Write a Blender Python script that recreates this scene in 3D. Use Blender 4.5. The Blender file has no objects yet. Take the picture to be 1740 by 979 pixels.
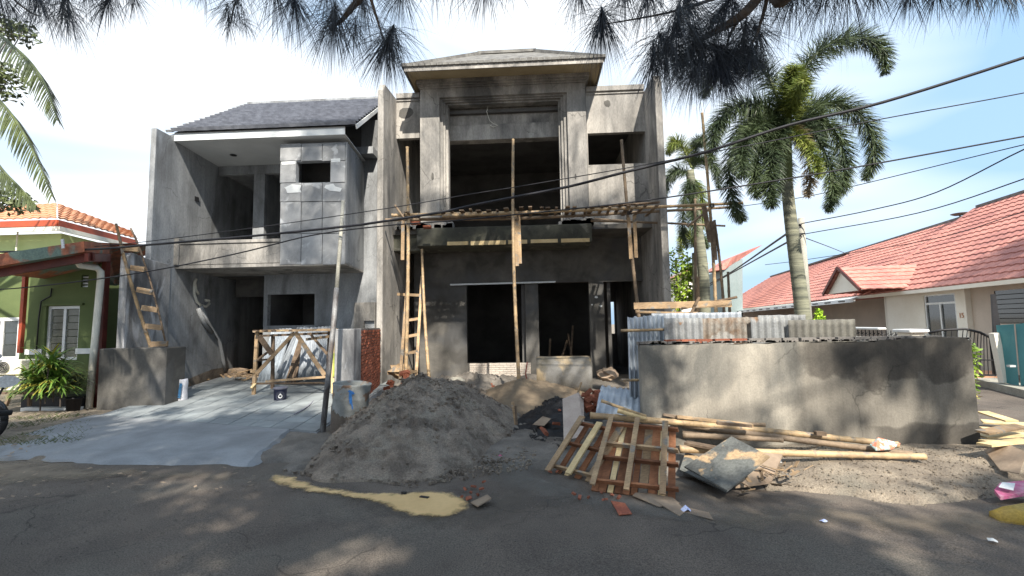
import bpy, math, random
from mathutils import Vector, Matrix, noise
random.seed(7)
S=bpy.context.scene; COL=S.collection
# ---------------- camera ----------------
F=773.33; W,H=1740,979
yaw,pit,rol=map(math.radians,(2.9,4.62,1.0)); EYE=Vector((0,0,1.6))
FW=Vector((-math.sin(yaw)*math.cos(pit),math.cos(yaw)*math.cos(pit),math.sin(pit)))
R0=Vector((math.cos(yaw),math.sin(yaw),0)); U0=R0.cross(FW)
RT=R0*math.cos(rol)-U0*math.sin(rol); UP=R0*math.sin(rol)+U0*math.cos(rol)
cd=bpy.data.cameras.new('camera'); cam=bpy.data.objects.new('camera',cd); COL.objects.link(cam)
cd.sensor_width=36; cd.lens=F/W*36; cd.clip_end=900; cd.clip_start=.05
cam.matrix_world=Matrix(((RT.x,UP.x,-FW.x,0),(RT.y,UP.y,-FW.y,0),(RT.z,UP.z,-FW.z,1.6),(0,0,0,1)))
S.camera=cam
# ---------------- world, sun ----------------
SAZ,SEL=math.radians(18),math.radians(43)     # the sun stands behind the street, a little to the right
SUN=Vector((math.sin(SAZ)*math.cos(SEL),-math.cos(SAZ)*math.cos(SEL),math.sin(SEL)))
wd=bpy.data.worlds.new('World'); S.world=wd; wd.use_nodes=True
nt=wd.node_tree; nt.nodes.clear(); N=nt.nodes.new; L=nt.links.new
sky=N('ShaderNodeTexSky'); sky.sky_type='NISHITA'; sky.sun_disc=False
sky.sun_elevation=SEL; sky.sun_rotation=math.atan2(SUN.x,SUN.y); sky.air_density=1.3; sky.dust_density=2.0; sky.ozone_density=1.5
tc=N('ShaderNodeTexCoord'); mp=N('ShaderNodeMapping'); mp.inputs['Scale'].default_value=(1,1,2.4); mp.inputs['Location'].default_value=(.35,.2,.1)
L(tc.outputs['Generated'],mp.inputs['Vector'])
nz=N('ShaderNodeTexNoise'); nz.inputs['Scale'].default_value=1.15; nz.inputs['Detail'].default_value=3.5; nz.inputs['Roughness'].default_value=.55; nz.inputs['Distortion'].default_value=.5
L(mp.outputs[0],nz.inputs['Vector'])
sxw=N('ShaderNodeSeparateXYZ'); L(tc.outputs['Generated'],sxw.inputs[0]); thick=N('ShaderNodeMath'); thick.operation='MULTIPLY_ADD'; L(sxw.outputs['X'],thick.inputs[0]); thick.inputs[1].default_value=-.11; L(nz.outputs['Fac'],thick.inputs[2])   # the cloud deck thickens towards the left of the street
cr=N('ShaderNodeValToRGB'); cr.color_ramp.elements[0].position=.40; cr.color_ramp.elements[1].position=.64
L(thick.outputs[0],cr.inputs[0])
mx=N('ShaderNodeMix'); mx.data_type='RGBA'; mx.inputs[7].default_value=(11.6,12.2,12.9,1)
ml=N('ShaderNodeMix'); ml.data_type='RGBA'; ml.inputs[0].default_value=.62; ml.inputs[7].default_value=(6.0,9.4,13.6,1)  # thin veil of high cloud over the blue
L(sky.outputs[0],ml.inputs[6]); L(ml.outputs[2],mx.inputs[6]); L(cr.outputs[0],mx.inputs[0])
bg=N('ShaderNodeBackground'); bg.inputs[1].default_value=.060; L(mx.outputs[2],bg.inputs[0])
ow=N('ShaderNodeOutputWorld'); L(bg.outputs[0],ow.inputs[0])
sd=bpy.data.lights.new('sun','SUN'); sd.energy=4.9; sd.angle=math.radians(.8); sd.color=(1,.93,.82)
so=bpy.data.objects.new('sun',sd); COL.objects.link(so); so.rotation_euler=SUN.to_track_quat('Z','Y').to_euler()
S.view_settings.view_transform='Standard'; S.view_settings.look='None'; S.view_settings.exposure=.93; S.view_settings.gamma=1
S.cycles.max_bounces=6
# ---------------- helpers ----------------
def P(px,py,Y):
    a=(px-W/2)/F; b=-(py-H/2)/F; d=FW+RT*a+UP*b
    return EYE+d*(Y/d.y)
def G(px,py,z=0):
    a=(px-W/2)/F; b=-(py-H/2)/F; d=FW+RT*a+UP*b
    return EYE+d*((z-1.6)/d.z)
def Rc(x0,y0,x1,y1,Y):
    m=(y0+y1)/2; n=(x0+x1)/2
    return P(x0,m,Y).x,P(x1,m,Y).x,P(n,y1,Y).z,P(n,y0,Y).z     # xmin xmax zmin zmax
def tag(o,label=None,cat=None,group=None,kind=None):
    if label:o['label']=label
    if cat:o['category']=cat
    if group:o['group']=group
    if kind:o['kind']=kind
    return o
def wpos(o):
    v=Vector((0,0,0))
    while o: v+=o.location; o=o.parent
    return v
def thing(name,label,cat,loc,group=None):
    o=bpy.data.objects.new(name,None); COL.objects.link(o); o.location=loc; o.empty_display_size=.2
    return tag(o,label,cat,group)
def link(name,me,parent=None,loc=None):
    o=bpy.data.objects.new(name,me); COL.objects.link(o)
    if parent: o.parent=parent; o.location=(Vector(loc) if loc is not None else Vector((0,0,0)))-wpos(parent)
    elif loc is not None: o.location=loc
    return o
class MB:
    def __init__(s): s.v=[]; s.f=[]; s.mi=[]; s.m=0
    def add(s,vs,fs):
        n=len(s.v); s.v+=[tuple(v) for v in vs]; s.f+=[tuple(i+n for i in f) for f in fs]; s.mi+=[s.m]*len(fs); return s
    def quad(s,*p): return s.add(p,[tuple(range(len(p)))])
    def hexa(s,p): return s.add(p,[(0,3,2,1),(4,5,6,7),(0,1,5,4),(1,2,6,5),(2,3,7,6),(3,0,4,7)])
    def box(s,x0,x1,y0,y1,z0,z1,k=0,yr=0):
        q=lambda x,y,z:(x+k*(y-yr),y,z)
        return s.hexa([q(x0,y0,z0),q(x1,y0,z0),q(x1,y1,z0),q(x0,y1,z0),q(x0,y0,z1),q(x1,y0,z1),q(x1,y1,z1),q(x0,y1,z1)])
    def prism(s,poly,z0,z1):
        n=len(poly); a=[(p[0],p[1],z0) for p in poly]; b=[(p[0],p[1],z1) for p in poly]
        return s.add(a+b,[tuple(range(n-1,-1,-1)),tuple(range(n,2*n))]+[(i,(i+1)%n,n+(i+1)%n,n+i) for i in range(n)])
    def extr(s,poly,vec):
        n=len(poly); a=[Vector(p) for p in poly]; b=[p+Vector(vec) for p in a]
        return s.add(a+b,[tuple(range(n-1,-1,-1)),tuple(range(n,2*n))]+[(i,(i+1)%n,n+(i+1)%n,n+i) for i in range(n)])
    def beam(s,a,b,w,t,up=(0,0,1),tw=0):
        a=Vector(a); b=Vector(b); d=(b-a).normalized(); u=Vector(up)
        if abs(d.dot(u))>.97: u=Vector((0,1,0))
        sd=d.cross(u).normalized(); u=sd.cross(d).normalized()
        if tw: m=Matrix.Rotation(tw,3,d); sd=m@sd; u=m@u
        sd*=w/2; u*=t/2
        return s.hexa([a-sd-u,a+sd-u,b+sd-u,b-sd-u,a-sd+u,a+sd+u,b+sd+u,b-sd+u])
    def tube(s,pts,r,n=8,cap=True):
        pts=[Vector(p) for p in pts]; m=len(pts); rr=r if isinstance(r,(list,tuple)) else [r]*m
        d0=(pts[1]-pts[0]).normalized(); u=Vector((0,0,1)) if abs(d0.z)<.9 else Vector((1,0,0)); u=d0.cross(u).normalized(); vs=[]
        for i,p in enumerate(pts):
            d=(pts[min(i+1,m-1)]-pts[max(i-1,0)]).normalized(); u=(u-d*u.dot(d)).normalized(); w=d.cross(u)
            for k in range(n):
                a=2*math.pi*k/n; vs.append(p+(u*math.cos(a)+w*math.sin(a))*rr[i])
        fs=[(i*n+k,i*n+(k+1)%n,(i+1)*n+(k+1)%n,(i+1)*n+k) for i in range(m-1) for k in range(n)]
        if cap: fs+=[tuple(range(n-1,-1,-1)),tuple(range((m-1)*n,m*n))]
        return s.add(vs,fs)
    def lathe(s,prof,c=(0,0,0),n=24,flat=1):
        vs=[(c[0]+r*math.cos(2*math.pi*k/n),c[1]+r*flat*math.sin(2*math.pi*k/n),c[2]+z) for r,z in prof for k in range(n)]
        return s.add(vs,[(i*n+k,i*n+(k+1)%n,(i+1)*n+(k+1)%n,(i+1)*n+k) for i in range(len(prof)-1) for k in range(n)])
    def wall(s,x0,x1,z0,z1,y0,y1,holes=(),k=0,yr=0,axis='x'):
        # a slab with real openings; only outer skin and reveals
        cl=lambda v,a,b:max(a,min(b,v))
        hs=[(cl(h[0],x0,x1),cl(h[1],x0,x1),cl(h[2],z0,z1),cl(h[3],z0,z1)) for h in holes]
        xs=sorted({x0,x1,*[h[0] for h in hs],*[h[1] for h in hs]}); zs=sorted({z0,z1,*[h[2] for h in hs],*[h[3] for h in hs]})
        def solid(i,j):
            if i<0 or j<0 or i>=len(xs)-1 or j>=len(zs)-1: return False
            cx=(xs[i]+xs[i+1])/2; cz=(zs[j]+zs[j+1])/2
            return not any(h[0]<cx<h[1] and h[2]<cz<h[3] for h in hs)
        def q(x,y,z):
            return (x+k*(y-yr),y,z) if axis=='x' else (y+k*(x-yr),x,z)
        for i in range(len(xs)-1):
            for j in range(len(zs)-1):
                if not solid(i,j): continue
                a,b,c,d=xs[i],xs[i+1],zs[j],zs[j+1]
                s.quad(q(a,y0,c),q(b,y0,c),q(b,y0,d),q(a,y0,d)); s.quad(q(a,y1,c),q(a,y1,d),q(b,y1,d),q(b,y1,c))
                if not solid(i-1,j): s.quad(q(a,y0,c),q(a,y0,d),q(a,y1,d),q(a,y1,c))
                if not solid(i+1,j): s.quad(q(b,y0,c),q(b,y1,c),q(b,y1,d),q(b,y0,d))
                if not solid(i,j-1): s.quad(q(a,y0,c),q(a,y1,c),q(b,y1,c),q(b,y0,c))
                if not solid(i,j+1): s.quad(q(a,y0,d),q(b,y0,d),q(b,y1,d),q(a,y1,d))
        return s
    def mesh(s,name,mats,smooth=False):
        me=bpy.data.meshes.new(name); me.from_pydata(s.v,[],s.f)
        for m in (mats if isinstance(mats,(list,tuple)) else [mats]): me.materials.append(m)
        if any(s.mi): me.polygons.foreach_set('material_index',s.mi)
        if smooth: me.polygons.foreach_set('use_smooth',[True]*len(me.polygons))
        me.update(); return me
    def build(s,name,mats,parent=None,smooth=False,bevel=0):
        # a top-level mesh gets its origin at its own base; a part keeps world coordinates under its thing
        if parent is None and s.v:
            xs,ys,zs=zip(*s.v); c=Vector(((min(xs)+max(xs))/2,(min(ys)+max(ys))/2,min(zs)))
            s.v=[tuple(Vector(v)-c) for v in s.v]
        else: c=Vector((0,0,0))
        if parent is not None and s.v:
            xs,ys,zs=zip(*s.v); c=Vector(((min(xs)+max(xs))/2,(min(ys)+max(ys))/2,(min(zs)+max(zs))/2)); s.v=[tuple(Vector(v)-c) for v in s.v]
        o=link(name,s.mesh(name,mats,smooth),parent,c)
        if bevel:
            b=o.modifiers.new('bevel','BEVEL'); b.width=bevel; b.segments=1; b.limit_method='ANGLE'
        return o
# ---------------- materials ----------------
MATS={}
def mat(name,c1,c2=None,scale=1.0,rough=.85,bump=.25,fine=60,metal=0,stretch=(1,1,1),c3=None,s3=2.2,t3=(.55,.66),rnd=0,lo=.38,hi=.62,bdist=.01,fineamt=.25,trans=0,alpha=None,coat=0,spec=.3,grain=None,drip=0,crack=0,cs=.8):
    m=bpy.data.materials.new(name); m.use_nodes=True; nt=m.node_tree; N=nt.nodes.new; L=nt.links.new
    b=nt.nodes['Principled BSDF']; c2=c2 or tuple(x*.7 for x in c1)
    ge=N('ShaderNodeNewGeometry'); oi=N('ShaderNodeObjectInfo')
    ad=N('ShaderNodeVectorMath'); ad.operation='ADD'; tcn=N('ShaderNodeTexCoord')
    sc=N('ShaderNodeVectorMath'); sc.operation='SCALE'; L(oi.outputs['Location'],sc.inputs[0]); sc.inputs['Scale'].default_value=1.0
    L(tcn.outputs['Object'],ad.inputs[0]); L(sc.outputs[0],ad.inputs[1])      # stays with the object
    mp=N('ShaderNodeMapping'); mp.inputs['Scale'].default_value=stretch; L(ad.outputs[0],mp.inputs['Vector'])
    n1=N('ShaderNodeTexNoise'); n1.inputs['Scale'].default_value=scale; n1.inputs['Detail'].default_value=6; n1.inputs['Roughness'].default_value=.6; n1.inputs['Distortion'].default_value=.3
    L(mp.outputs[0],n1.inputs['Vector'])
    r1=N('ShaderNodeMapRange'); r1.inputs[1].default_value=lo; r1.inputs[2].default_value=hi; L(n1.outputs['Fac'],r1.inputs[0])
    a=N('ShaderNodeMix'); a.data_type='RGBA'; a.inputs[6].default_value=(*c1,1); a.inputs[7].default_value=(*c2,1); L(r1.outputs[0],a.inputs[0])
    out=a.outputs[2]
    if c3:
        n3=N('ShaderNodeTexNoise'); n3.inputs['Scale'].default_value=s3; n3.inputs['Detail'].default_value=5; n3.inputs['Distortion'].default_value=.6
        of=N('ShaderNodeVectorMath'); of.operation='ADD'; of.inputs[1].default_value=(13.1,7.7,3.3); L(mp.outputs[0],of.inputs[0]); L(of.outputs[0],n3.inputs['Vector'])
        r3=N('ShaderNodeMapRange'); r3.inputs[1].default_value=t3[0]; r3.inputs[2].default_value=t3[1]; L(n3.outputs['Fac'],r3.inputs[0])
        x=N('ShaderNodeMix'); x.data_type='RGBA'; L(out,x.inputs[6]); x.inputs[7].default_value=(*c3,1); L(r3.outputs[0],x.inputs[0]); out=x.outputs[2]
    n2=N('ShaderNodeTexNoise'); n2.inputs['Scale'].default_value=fine; n2.inputs['Detail'].default_value=4; n2.inputs['Roughness'].default_value=.7
    if grain:
        m2=N('ShaderNodeMapping'); m2.inputs['Scale'].default_value=grain; L(ad.outputs[0],m2.inputs['Vector']); L(m2.outputs[0],n2.inputs['Vector'])
    else: L(mp.outputs[0],n2.inputs['Vector'])
    r2=N('ShaderNodeMapRange'); r2.inputs[1].default_value=.3; r2.inputs[2].default_value=.7; r2.inputs[3].default_value=1-fineamt; r2.inputs[4].default_value=1+fineamt; L(n2.outputs['Fac'],r2.inputs[0])
    v=N('ShaderNodeVectorMath'); v.operation='SCALE'; L(out,v.inputs[0]); L(r2.outputs[0],v.inputs['Scale']); out=v.outputs[0]
    if drip:
        md=N('ShaderNodeMapping'); md.inputs['Scale'].default_value=(1,1,.07); L(ad.outputs[0],md.inputs['Vector']); nd=N('ShaderNodeTexNoise'); nd.inputs['Scale'].default_value=5; nd.inputs['Detail'].default_value=6; nd.inputs['Roughness'].default_value=.7; L(md.outputs[0],nd.inputs['Vector'])
        rd=N('ShaderNodeMapRange'); rd.inputs[1].default_value=.35; rd.inputs[2].default_value=.65; rd.inputs[3].default_value=1-drip; rd.inputs[4].default_value=1+drip*.6; L(nd.outputs['Fac'],rd.inputs[0]); vd_=N('ShaderNodeVectorMath'); vd_.operation='SCALE'; L(out,vd_.inputs[0]); L(rd.outputs[0],vd_.inputs['Scale']); out=vd_.outputs[0]
    if crack:
        nw=N('ShaderNodeTexNoise'); nw.inputs['Scale'].default_value=2.5; nw.inputs['Detail'].default_value=6; L(ad.outputs[0],nw.inputs['Vector']); aw=N('ShaderNodeVectorMath'); aw.operation='MULTIPLY_ADD'; L(nw.outputs['Color'],aw.inputs[0]); aw.inputs[1].default_value=(.5,.5,.5); L(ad.outputs[0],aw.inputs[2])
        vo=N('ShaderNodeTexVoronoi'); vo.feature='DISTANCE_TO_EDGE'; vo.inputs['Scale'].default_value=cs; L(aw.outputs[0],vo.inputs['Vector']); rc=N('ShaderNodeMapRange'); rc.inputs[1].default_value=.002; rc.inputs[2].default_value=.012*cs; rc.inputs[3].default_value=1-crack; rc.inputs[4].default_value=1; L(vo.outputs['Distance'],rc.inputs[0])
        # cracks come and go
        nk=N('ShaderNodeTexNoise'); nk.inputs['Scale'].default_value=.9; L(ad.outputs[0],nk.inputs['Vector']); rk=N('ShaderNodeMapRange'); rk.inputs[1].default_value=.48; rk.inputs[2].default_value=.56; L(nk.outputs['Fac'],rk.inputs[0]); mk=N('ShaderNodeMix'); L(rk.outputs[0],mk.inputs[0]); mk.inputs[2].default_value=1; L(rc.outputs[0],mk.inputs[3])
        vc=N('ShaderNodeVectorMath'); vc.operation='SCALE'; L(out,vc.inputs[0]); L(mk.outputs[0],vc.inputs['Scale']); out=vc.outputs[0]
    if rnd:
        hv=N('ShaderNodeMapRange'); hv.inputs[3].default_value=1-rnd; hv.inputs[4].default_value=1+rnd; L(oi.outputs['Random'],hv.inputs[0])
        v2=N('ShaderNodeVectorMath'); v2.operation='SCALE'; L(out,v2.inputs[0]); L(hv.outputs[0],v2.inputs['Scale']); out=v2.outputs[0]
    L(out,b.inputs['Base Color']); b.inputs['Roughness'].default_value=rough; b.inputs['Metallic'].default_value=metal
    b.inputs['Specular IOR Level'].default_value=spec
    if trans: b.inputs['Transmission Weight'].default_value=trans
    if coat: b.inputs['Coat Weight'].default_value=coat
    if bump:
        bm=N('ShaderNodeBump'); bm.inputs['Strength'].default_value=bump; bm.inputs['Distance'].default_value=bdist
        ad2=N('ShaderNodeMath'); ad2.operation='ADD'; L(n2.outputs['Fac'],ad2.inputs[0]); L(n1.outputs['Fac'],ad2.inputs[1]); L(ad2.outputs[0],bm.inputs['Height']); L(bm.outputs[0],b.inputs['Normal'])
    MATS[name]=m; return m
concrete=mat('bare_plaster',(.41,.385,.35),(.235,.225,.21),1.6,c3=(.13,.127,.122),s3=1.5,t3=(.51,.70),stretch=(1,1,.4),fine=30,fineamt=.2,drip=.22,crack=.45)
plasterd=mat('dark_plaster',(.15,.142,.128),(.07,.067,.062),1.3,c3=(.10,.10,.10),s3=1.2,t3=(.5,.66),fine=50,fineamt=.15)  # darkened for the ground floor wall: porch shade worked into the colour
render_l=mat('grey_render',(.35,.365,.38),(.225,.235,.245),1.2,c3=(.15,.152,.155),s3=1.3,t3=(.51,.68),stretch=(1,1,.45),fine=35,fineamt=.16,drip=.18,crack=.4)
gwallm=mat('garden_wall_plaster',(.37,.34,.285),(.25,.23,.195),1.3,c3=(.15,.145,.13),s3=1.2,t3=(.50,.64),stretch=(1,1,.8),fine=50,fineamt=.16,rough=.9,drip=.16,crack=.35)
oldwall=mat('stained_old_plaster',(.31,.31,.31),(.10,.10,.105),2.2,c3=(.42,.43,.45),s3=2.6,t3=(.56,.64),stretch=(1.2,1.2,.35),fine=50,fineamt=.2)
white=mat('white_paint',(.74,.75,.74),(.62,.64,.64),1.5,fine=40,fineamt=.06,bump=.05)
soffitm=mat('soffit_paint',(.66,.69,.70),(.58,.61,.62),1.0,fine=40,fineamt=.04,bump=.03)
tanbd=mat('bare_soffit_board',(.42,.34,.21),(.34,.27,.16),1.5,fine=40,fineamt=.1,bump=.05)
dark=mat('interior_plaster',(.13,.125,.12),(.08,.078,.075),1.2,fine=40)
panelm=mat('cement_panel',(.35,.355,.36),(.235,.24,.245),2.2,c3=(.50,.51,.52),s3=3,t3=(.6,.68),rnd=.12,fineamt=.12)
greytile=mat('grey_roof_tile',(.26,.275,.315),(.165,.175,.205),6,rough=.45,fineamt=.15,spec=.5)
oldtile=mat('weathered_roof',(.20,.195,.18),(.11,.105,.10),5,fineamt=.2)
brick=mat('red_brick',(.36,.115,.06),(.23,.07,.045),9,rnd=.3,fine=70,fineamt=.25,c3=(.33,.27,.23),s3=5,t3=(.6,.7))
brickL=mat('fresh_red_brick',(.34,.115,.062),(.19,.07,.048),9,rnd=.3,fine=70,fineamt=.2)
mortar=mat('mortar',(.24,.22,.20),(.15,.14,.13),9,fineamt=.3,bump=.6)
wbrick=mat('limewashed_brick',(.58,.54,.48),(.46,.40,.34),7,rnd=.12,fineamt=.2,c3=(.34,.16,.10),s3=4,t3=(.60,.68))
asphalt=mat('asphalt',(.148,.122,.100),(.094,.079,.067),.9,crack=.45,cs=.7,fine=95,fineamt=.65,bump=.8,bdist=.006,rough=.82,c3=(.135,.12,.10),s3=.9,t3=(.48,.7))
soil=mat('soil',(.31,.26,.20),(.18,.15,.118),2.4,fine=70,fineamt=.4,bump=.9,bdist=.02,c3=(.22,.195,.155),s3=1.6,t3=(.5,.68))
wetsoil=mat('wet_cement_soil',(.215,.193,.168),(.13,.117,.102),2.0,fine=70,fineamt=.3,bump=.8,bdist=.015,rough=.6)
sand=mat('dark_sand',(.30,.25,.20),(.14,.115,.093),3.2,fine=60,fineamt=.4,bump=1,bdist=.02,c3=(.27,.235,.19),s3=3.5,t3=(.52,.66))
bsand=mat('brown_sand',(.20,.155,.105),(.15,.115,.08),4,fine=120,fineamt=.2,bump=.5,bdist=.006)
coalm=mat('black_gravel',(.035,.035,.037),(.02,.02,.022),8,fine=60,fineamt=.4,rough=.5,rnd=.3)
paver=mat('driveway_slab',(.27,.295,.305),(.205,.225,.235),1.8,rnd=.05,fine=60,fineamt=.10,rough=.6,c3=(.33,.365,.375),s3=1.5,t3=(.5,.7))
rampm=mat('cement_ramp',(.28,.295,.31),(.205,.215,.225),1.5,fine=60,fineamt=.12,rough=.7)
bamboo=mat('bamboo',(.44,.31,.17),(.28,.20,.12),2,c3=(.19,.16,.13),s3=4,t3=(.56,.66),stretch=(3,3,3),rnd=.22,fine=30,fineamt=.15,rough=.55,grain=(1,1,1))
bambood=mat('weathered_bamboo',(.26,.19,.125),(.16,.12,.085),3,rnd=.25,fine=30,fineamt=.2,rough=.7)
ringm=mat('bamboo_node',(.17,.11,.06),None,8)
wood=mat('raw_timber',(.40,.28,.165),(.26,.18,.11),3,c3=(.22,.20,.175),s3=6,t3=(.56,.64),stretch=(1,1,1),rnd=.28,fine=14,fineamt=.3,grain=(1,6,6),bump=.3)
woodr=mat('red_timber',(.31,.14,.07),(.17,.075,.04),3,rnd=.42,fine=14,fineamt=.25,grain=(1,6,6))
woodp=mat('pale_timber',(.68,.54,.31),(.56,.42,.22),3,rnd=.1,fine=14,fineamt=.15,grain=(1,6,6))
woodd=mat('old_timber',(.20,.145,.10),(.12,.085,.06),4,rnd=.25,fine=18,fineamt=.3)
plyd=mat('dirty_formwork_ply',(.135,.14,.13),(.085,.088,.085),5,c3=(.38,.27,.16),s3=3.2,t3=(.53,.57),fine=40,fineamt=.3)
card=mat('cardboard',(.33,.25,.18),(.24,.18,.13),4,rnd=.15,fine=30,fineamt=.1)
zinc=mat('galvanised_sheet',(.33,.36,.40),(.24,.265,.29),3,rough=.6,metal=.1,fine=30,fineamt=.12,bump=.05,spec=.5)
zincb=mat('bright_galvanised_sheet',(.44,.49,.54),(.34,.38,.43),3,rough=.55,metal=.1,fine=30,fineamt=.1,bump=.05)
zinco=mat('weathered_sheet',(.26,.27,.275),(.21,.215,.215),5,rough=.7,metal=.2,c3=(.20,.12,.07),s3=4,t3=(.64,.72),fine=40,fineamt=.2)
zincr=mat('rusty_sheet',(.25,.235,.21),(.15,.10,.065),5,rough=.8,metal=.1,c3=(.30,.29,.27),s3=3,t3=(.55,.62),fine=40,fineamt=.25)
zincd=mat('dark_weathered_sheet',(.16,.155,.135),(.115,.11,.098),4,rough=.8,fine=40,fineamt=.2)
greenw=mat('green_house_paint',(.115,.148,.058),(.09,.12,.046),1.2,fine=40,fineamt=.08,c3=(.10,.15,.06),s3=1.5,t3=(.58,.75))
lgreen=mat('pale_green_paint',(.52,.62,.30),(.46,.56,.26),1.0,fine=40,fineamt=.05)
redm=mat('red_paint',(.15,.035,.025),(.09,.025,.02),3,fine=30,fineamt=.15,rough=.5)
orangem=mat('orange_red_paint',(.42,.085,.04),(.33,.07,.035),2,fine=30,fineamt=.05,rough=.5)
rustroof=mat('rusty_metal_roof',(.42,.14,.07),(.22,.09,.055),4,rough=.7,fine=30,fineamt=.25,c3=(.14,.20,.17),s3=1.0,t3=(.56,.6))
terra=mat('orange_roof_tile',(.60,.33,.20),(.48,.24,.14),6,fine=30,fineamt=.15)
redtile=mat('red_roof_tile',(.56,.26,.21),(.44,.19,.155),5,fine=30,fineamt=.15,c3=(.38,.17,.145),s3=.8,t3=(.5,.6))
cream=mat('cream_paint',(.82,.79,.70),(.75,.71,.61),.9,fine=40,fineamt=.05)
beige=mat('beige_paint',(.52,.45,.38),(.45,.39,.33),1.0,fine=40,fineamt=.06)
teal=mat('teal_paint',(.10,.30,.33),(.08,.255,.28),1.5,fine=40,fineamt=.06,rough=.5)
black=mat('black_metal',(.025,.025,.028),(.018,.018,.02),5,rough=.5)
wirem=mat('cable_rubber',(.02,.02,.025),(.015,.015,.018),5,rough=.6)
polem=mat('concrete_pole',(.36,.35,.30),(.28,.27,.23),3,fine=40)
steelp=mat('dirty_steel_pipe',(.10,.085,.08),(.26,.26,.26),6,rough=.6,metal=.3,fineamt=.3,stretch=(1,1,.4))
alum=mat('aluminium_frame',(.60,.62,.62),(.54,.56,.56),3,rough=.4,metal=.3,bump=0)
pvc=mat('white_pvc',(.78,.75,.66),(.68,.66,.57),3,rough=.45,fineamt=.06,bump=.03)
glass=mat('dark_window_glass',(.04,.05,.05),(.03,.035,.035),2,rough=.08,bump=0,spec=.8)
curt=mat('louvre_glass',(.13,.13,.10),(.09,.095,.07),2,rough=.25,bump=0,spec=.6)
foxg=mat('foxtail_leaf',(.10,.135,.06),(.045,.068,.035),1.5,rough=.5,bump=0,fine=10,fineamt=.3,spec=.4)
foxy=mat('young_palm_leaf',(.24,.27,.06),(.13,.18,.04),3,rough=.5,bump=0,fine=10,fineamt=.3)
coco=mat('coconut_leaf',(.13,.16,.055),(.07,.09,.04),2,rough=.45,bump=0,fine=10,fineamt=.25)
needle=mat('pine_needle',(.085,.10,.115),(.045,.055,.075),3,rough=.5,bump=0,fine=10,fineamt=.3)
leafm=mat('shade_leaf',(.06,.09,.03),(.035,.055,.02),1,rough=.6,bump=0)
drac=mat('dracaena_leaf',(.14,.24,.04),(.07,.14,.03),5,rough=.4,bump=0,c3=(.40,.36,.06),s3=5,t3=(.56,.62))
limeg=mat('bright_leaf',(.26,.36,.04),(.12,.21,.03),2.5,rough=.5,bump=0,c3=(.35,.25,.05),s3=2,t3=(.6,.68))
bark=mat('bark',(.12,.095,.075),(.06,.05,.042),5,fine=30,fineamt=.3,bump=.6)
palmb=mat('palm_bark',(.25,.25,.18),(.11,.115,.09),1.2,stretch=(.7,.7,11),fine=9,fineamt=.3,bump=.5)
exec_setting=True
# ---------------- setting ----------------
def sheet(name,m,x0,x1,y0,y1,nx,ny,zf,kind='structure'):
    b=MB(); vs=[]
    for j in range(ny+1):
        for i in range(nx+1):
            x=x0+(x1-x0)*i/nx; y=y0+(y1-y0)*j/ny; vs.append((x,y,zf(x,y)))
    b.add(vs,[(j*(nx+1)+i,j*(nx+1)+i+1,(j+1)*(nx+1)+i+1,(j+1)*(nx+1)+i) for j in range(ny) for i in range(nx)])
    return tag(b.build(name,m,smooth=True),kind=kind)
def nz2(x,y,s,sd=0): return noise.fractal(Vector((x*s,y*s,sd)),.8,2,4)
sheet('ground',soil,-300,300,-40,560,60,60,lambda x,y:-.07 if (-30<x<30 and -20<y<40) else -.05)
def edge(x):   # far edge of the asphalt
    return 5.35+.22*nz2(x,0,.8,3)+.05*nz2(x,0,4,5)+(.35 if x<-3 else 0)+(-.9*min(1,max(0,(x-1.0)/2.0)))+.55*min(1,max(0,(x-4.6)/1.5))
b=MB(); vs=[]; nx=420; rows=[-14,-6,-1,1,2,3]+[3+.15*i for i in range(1,24)]
for r in rows:
    for i in range(nx+1):
        x=-40+80*i/nx; y=min(r,edge(x)); d=edge(x)-y
        vs.append((x,y,-.002-.045*max(0,1-d/.35)+.004*nz2(x,y,2)))
b.add(vs,[(j*(nx+1)+i,j*(nx+1)+i+1,(j+1)*(nx+1)+i+1,(j+1)*(nx+1)+i) for j in range(len(rows)-1) for i in range(nx)])
tag(b.build('road',asphalt,smooth=True),kind='structure')
# building plot soil between the kerb edge and the houses
def lotz(x,y):
    d=y-edge(x)
    h=.05*min(1,max(0,d/.8))+.03*nz2(x,y,1.3,8)+.012*nz2(x,y,6,2)
    return h-.04*(1 if d<0 else 0) - .05*max(0,min(1,(-d)/.3))
sheet('plot_soil',wetsoil,-3.9,2.2,4.7,14,150,200,lotz)
sheet('verge_soil',soil,2.2,6.1,4.0,14,110,220,lambda x,y:lotz(x,y)+.07*max(0,1-abs(y-5.2)/.9)*max(0,min(1,(x-2.6))) )
sheet('yard_soil',soil,-14,-3.9,5.2,12,120,80,lambda x,y:lotz(x,y)-.01)
# side street on the right
b=MB(); a=G(1660,666); c=G(1760,690)
b.add([(6.1,5.6,-.012),(40,2.0,-.012),(40,9.0,-.012),(22,60,-.012),(5.8,40,-.012)],[(0,1,2,3,4)])
tag(b.build('side_street',asphalt),kind='structure')

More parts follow.
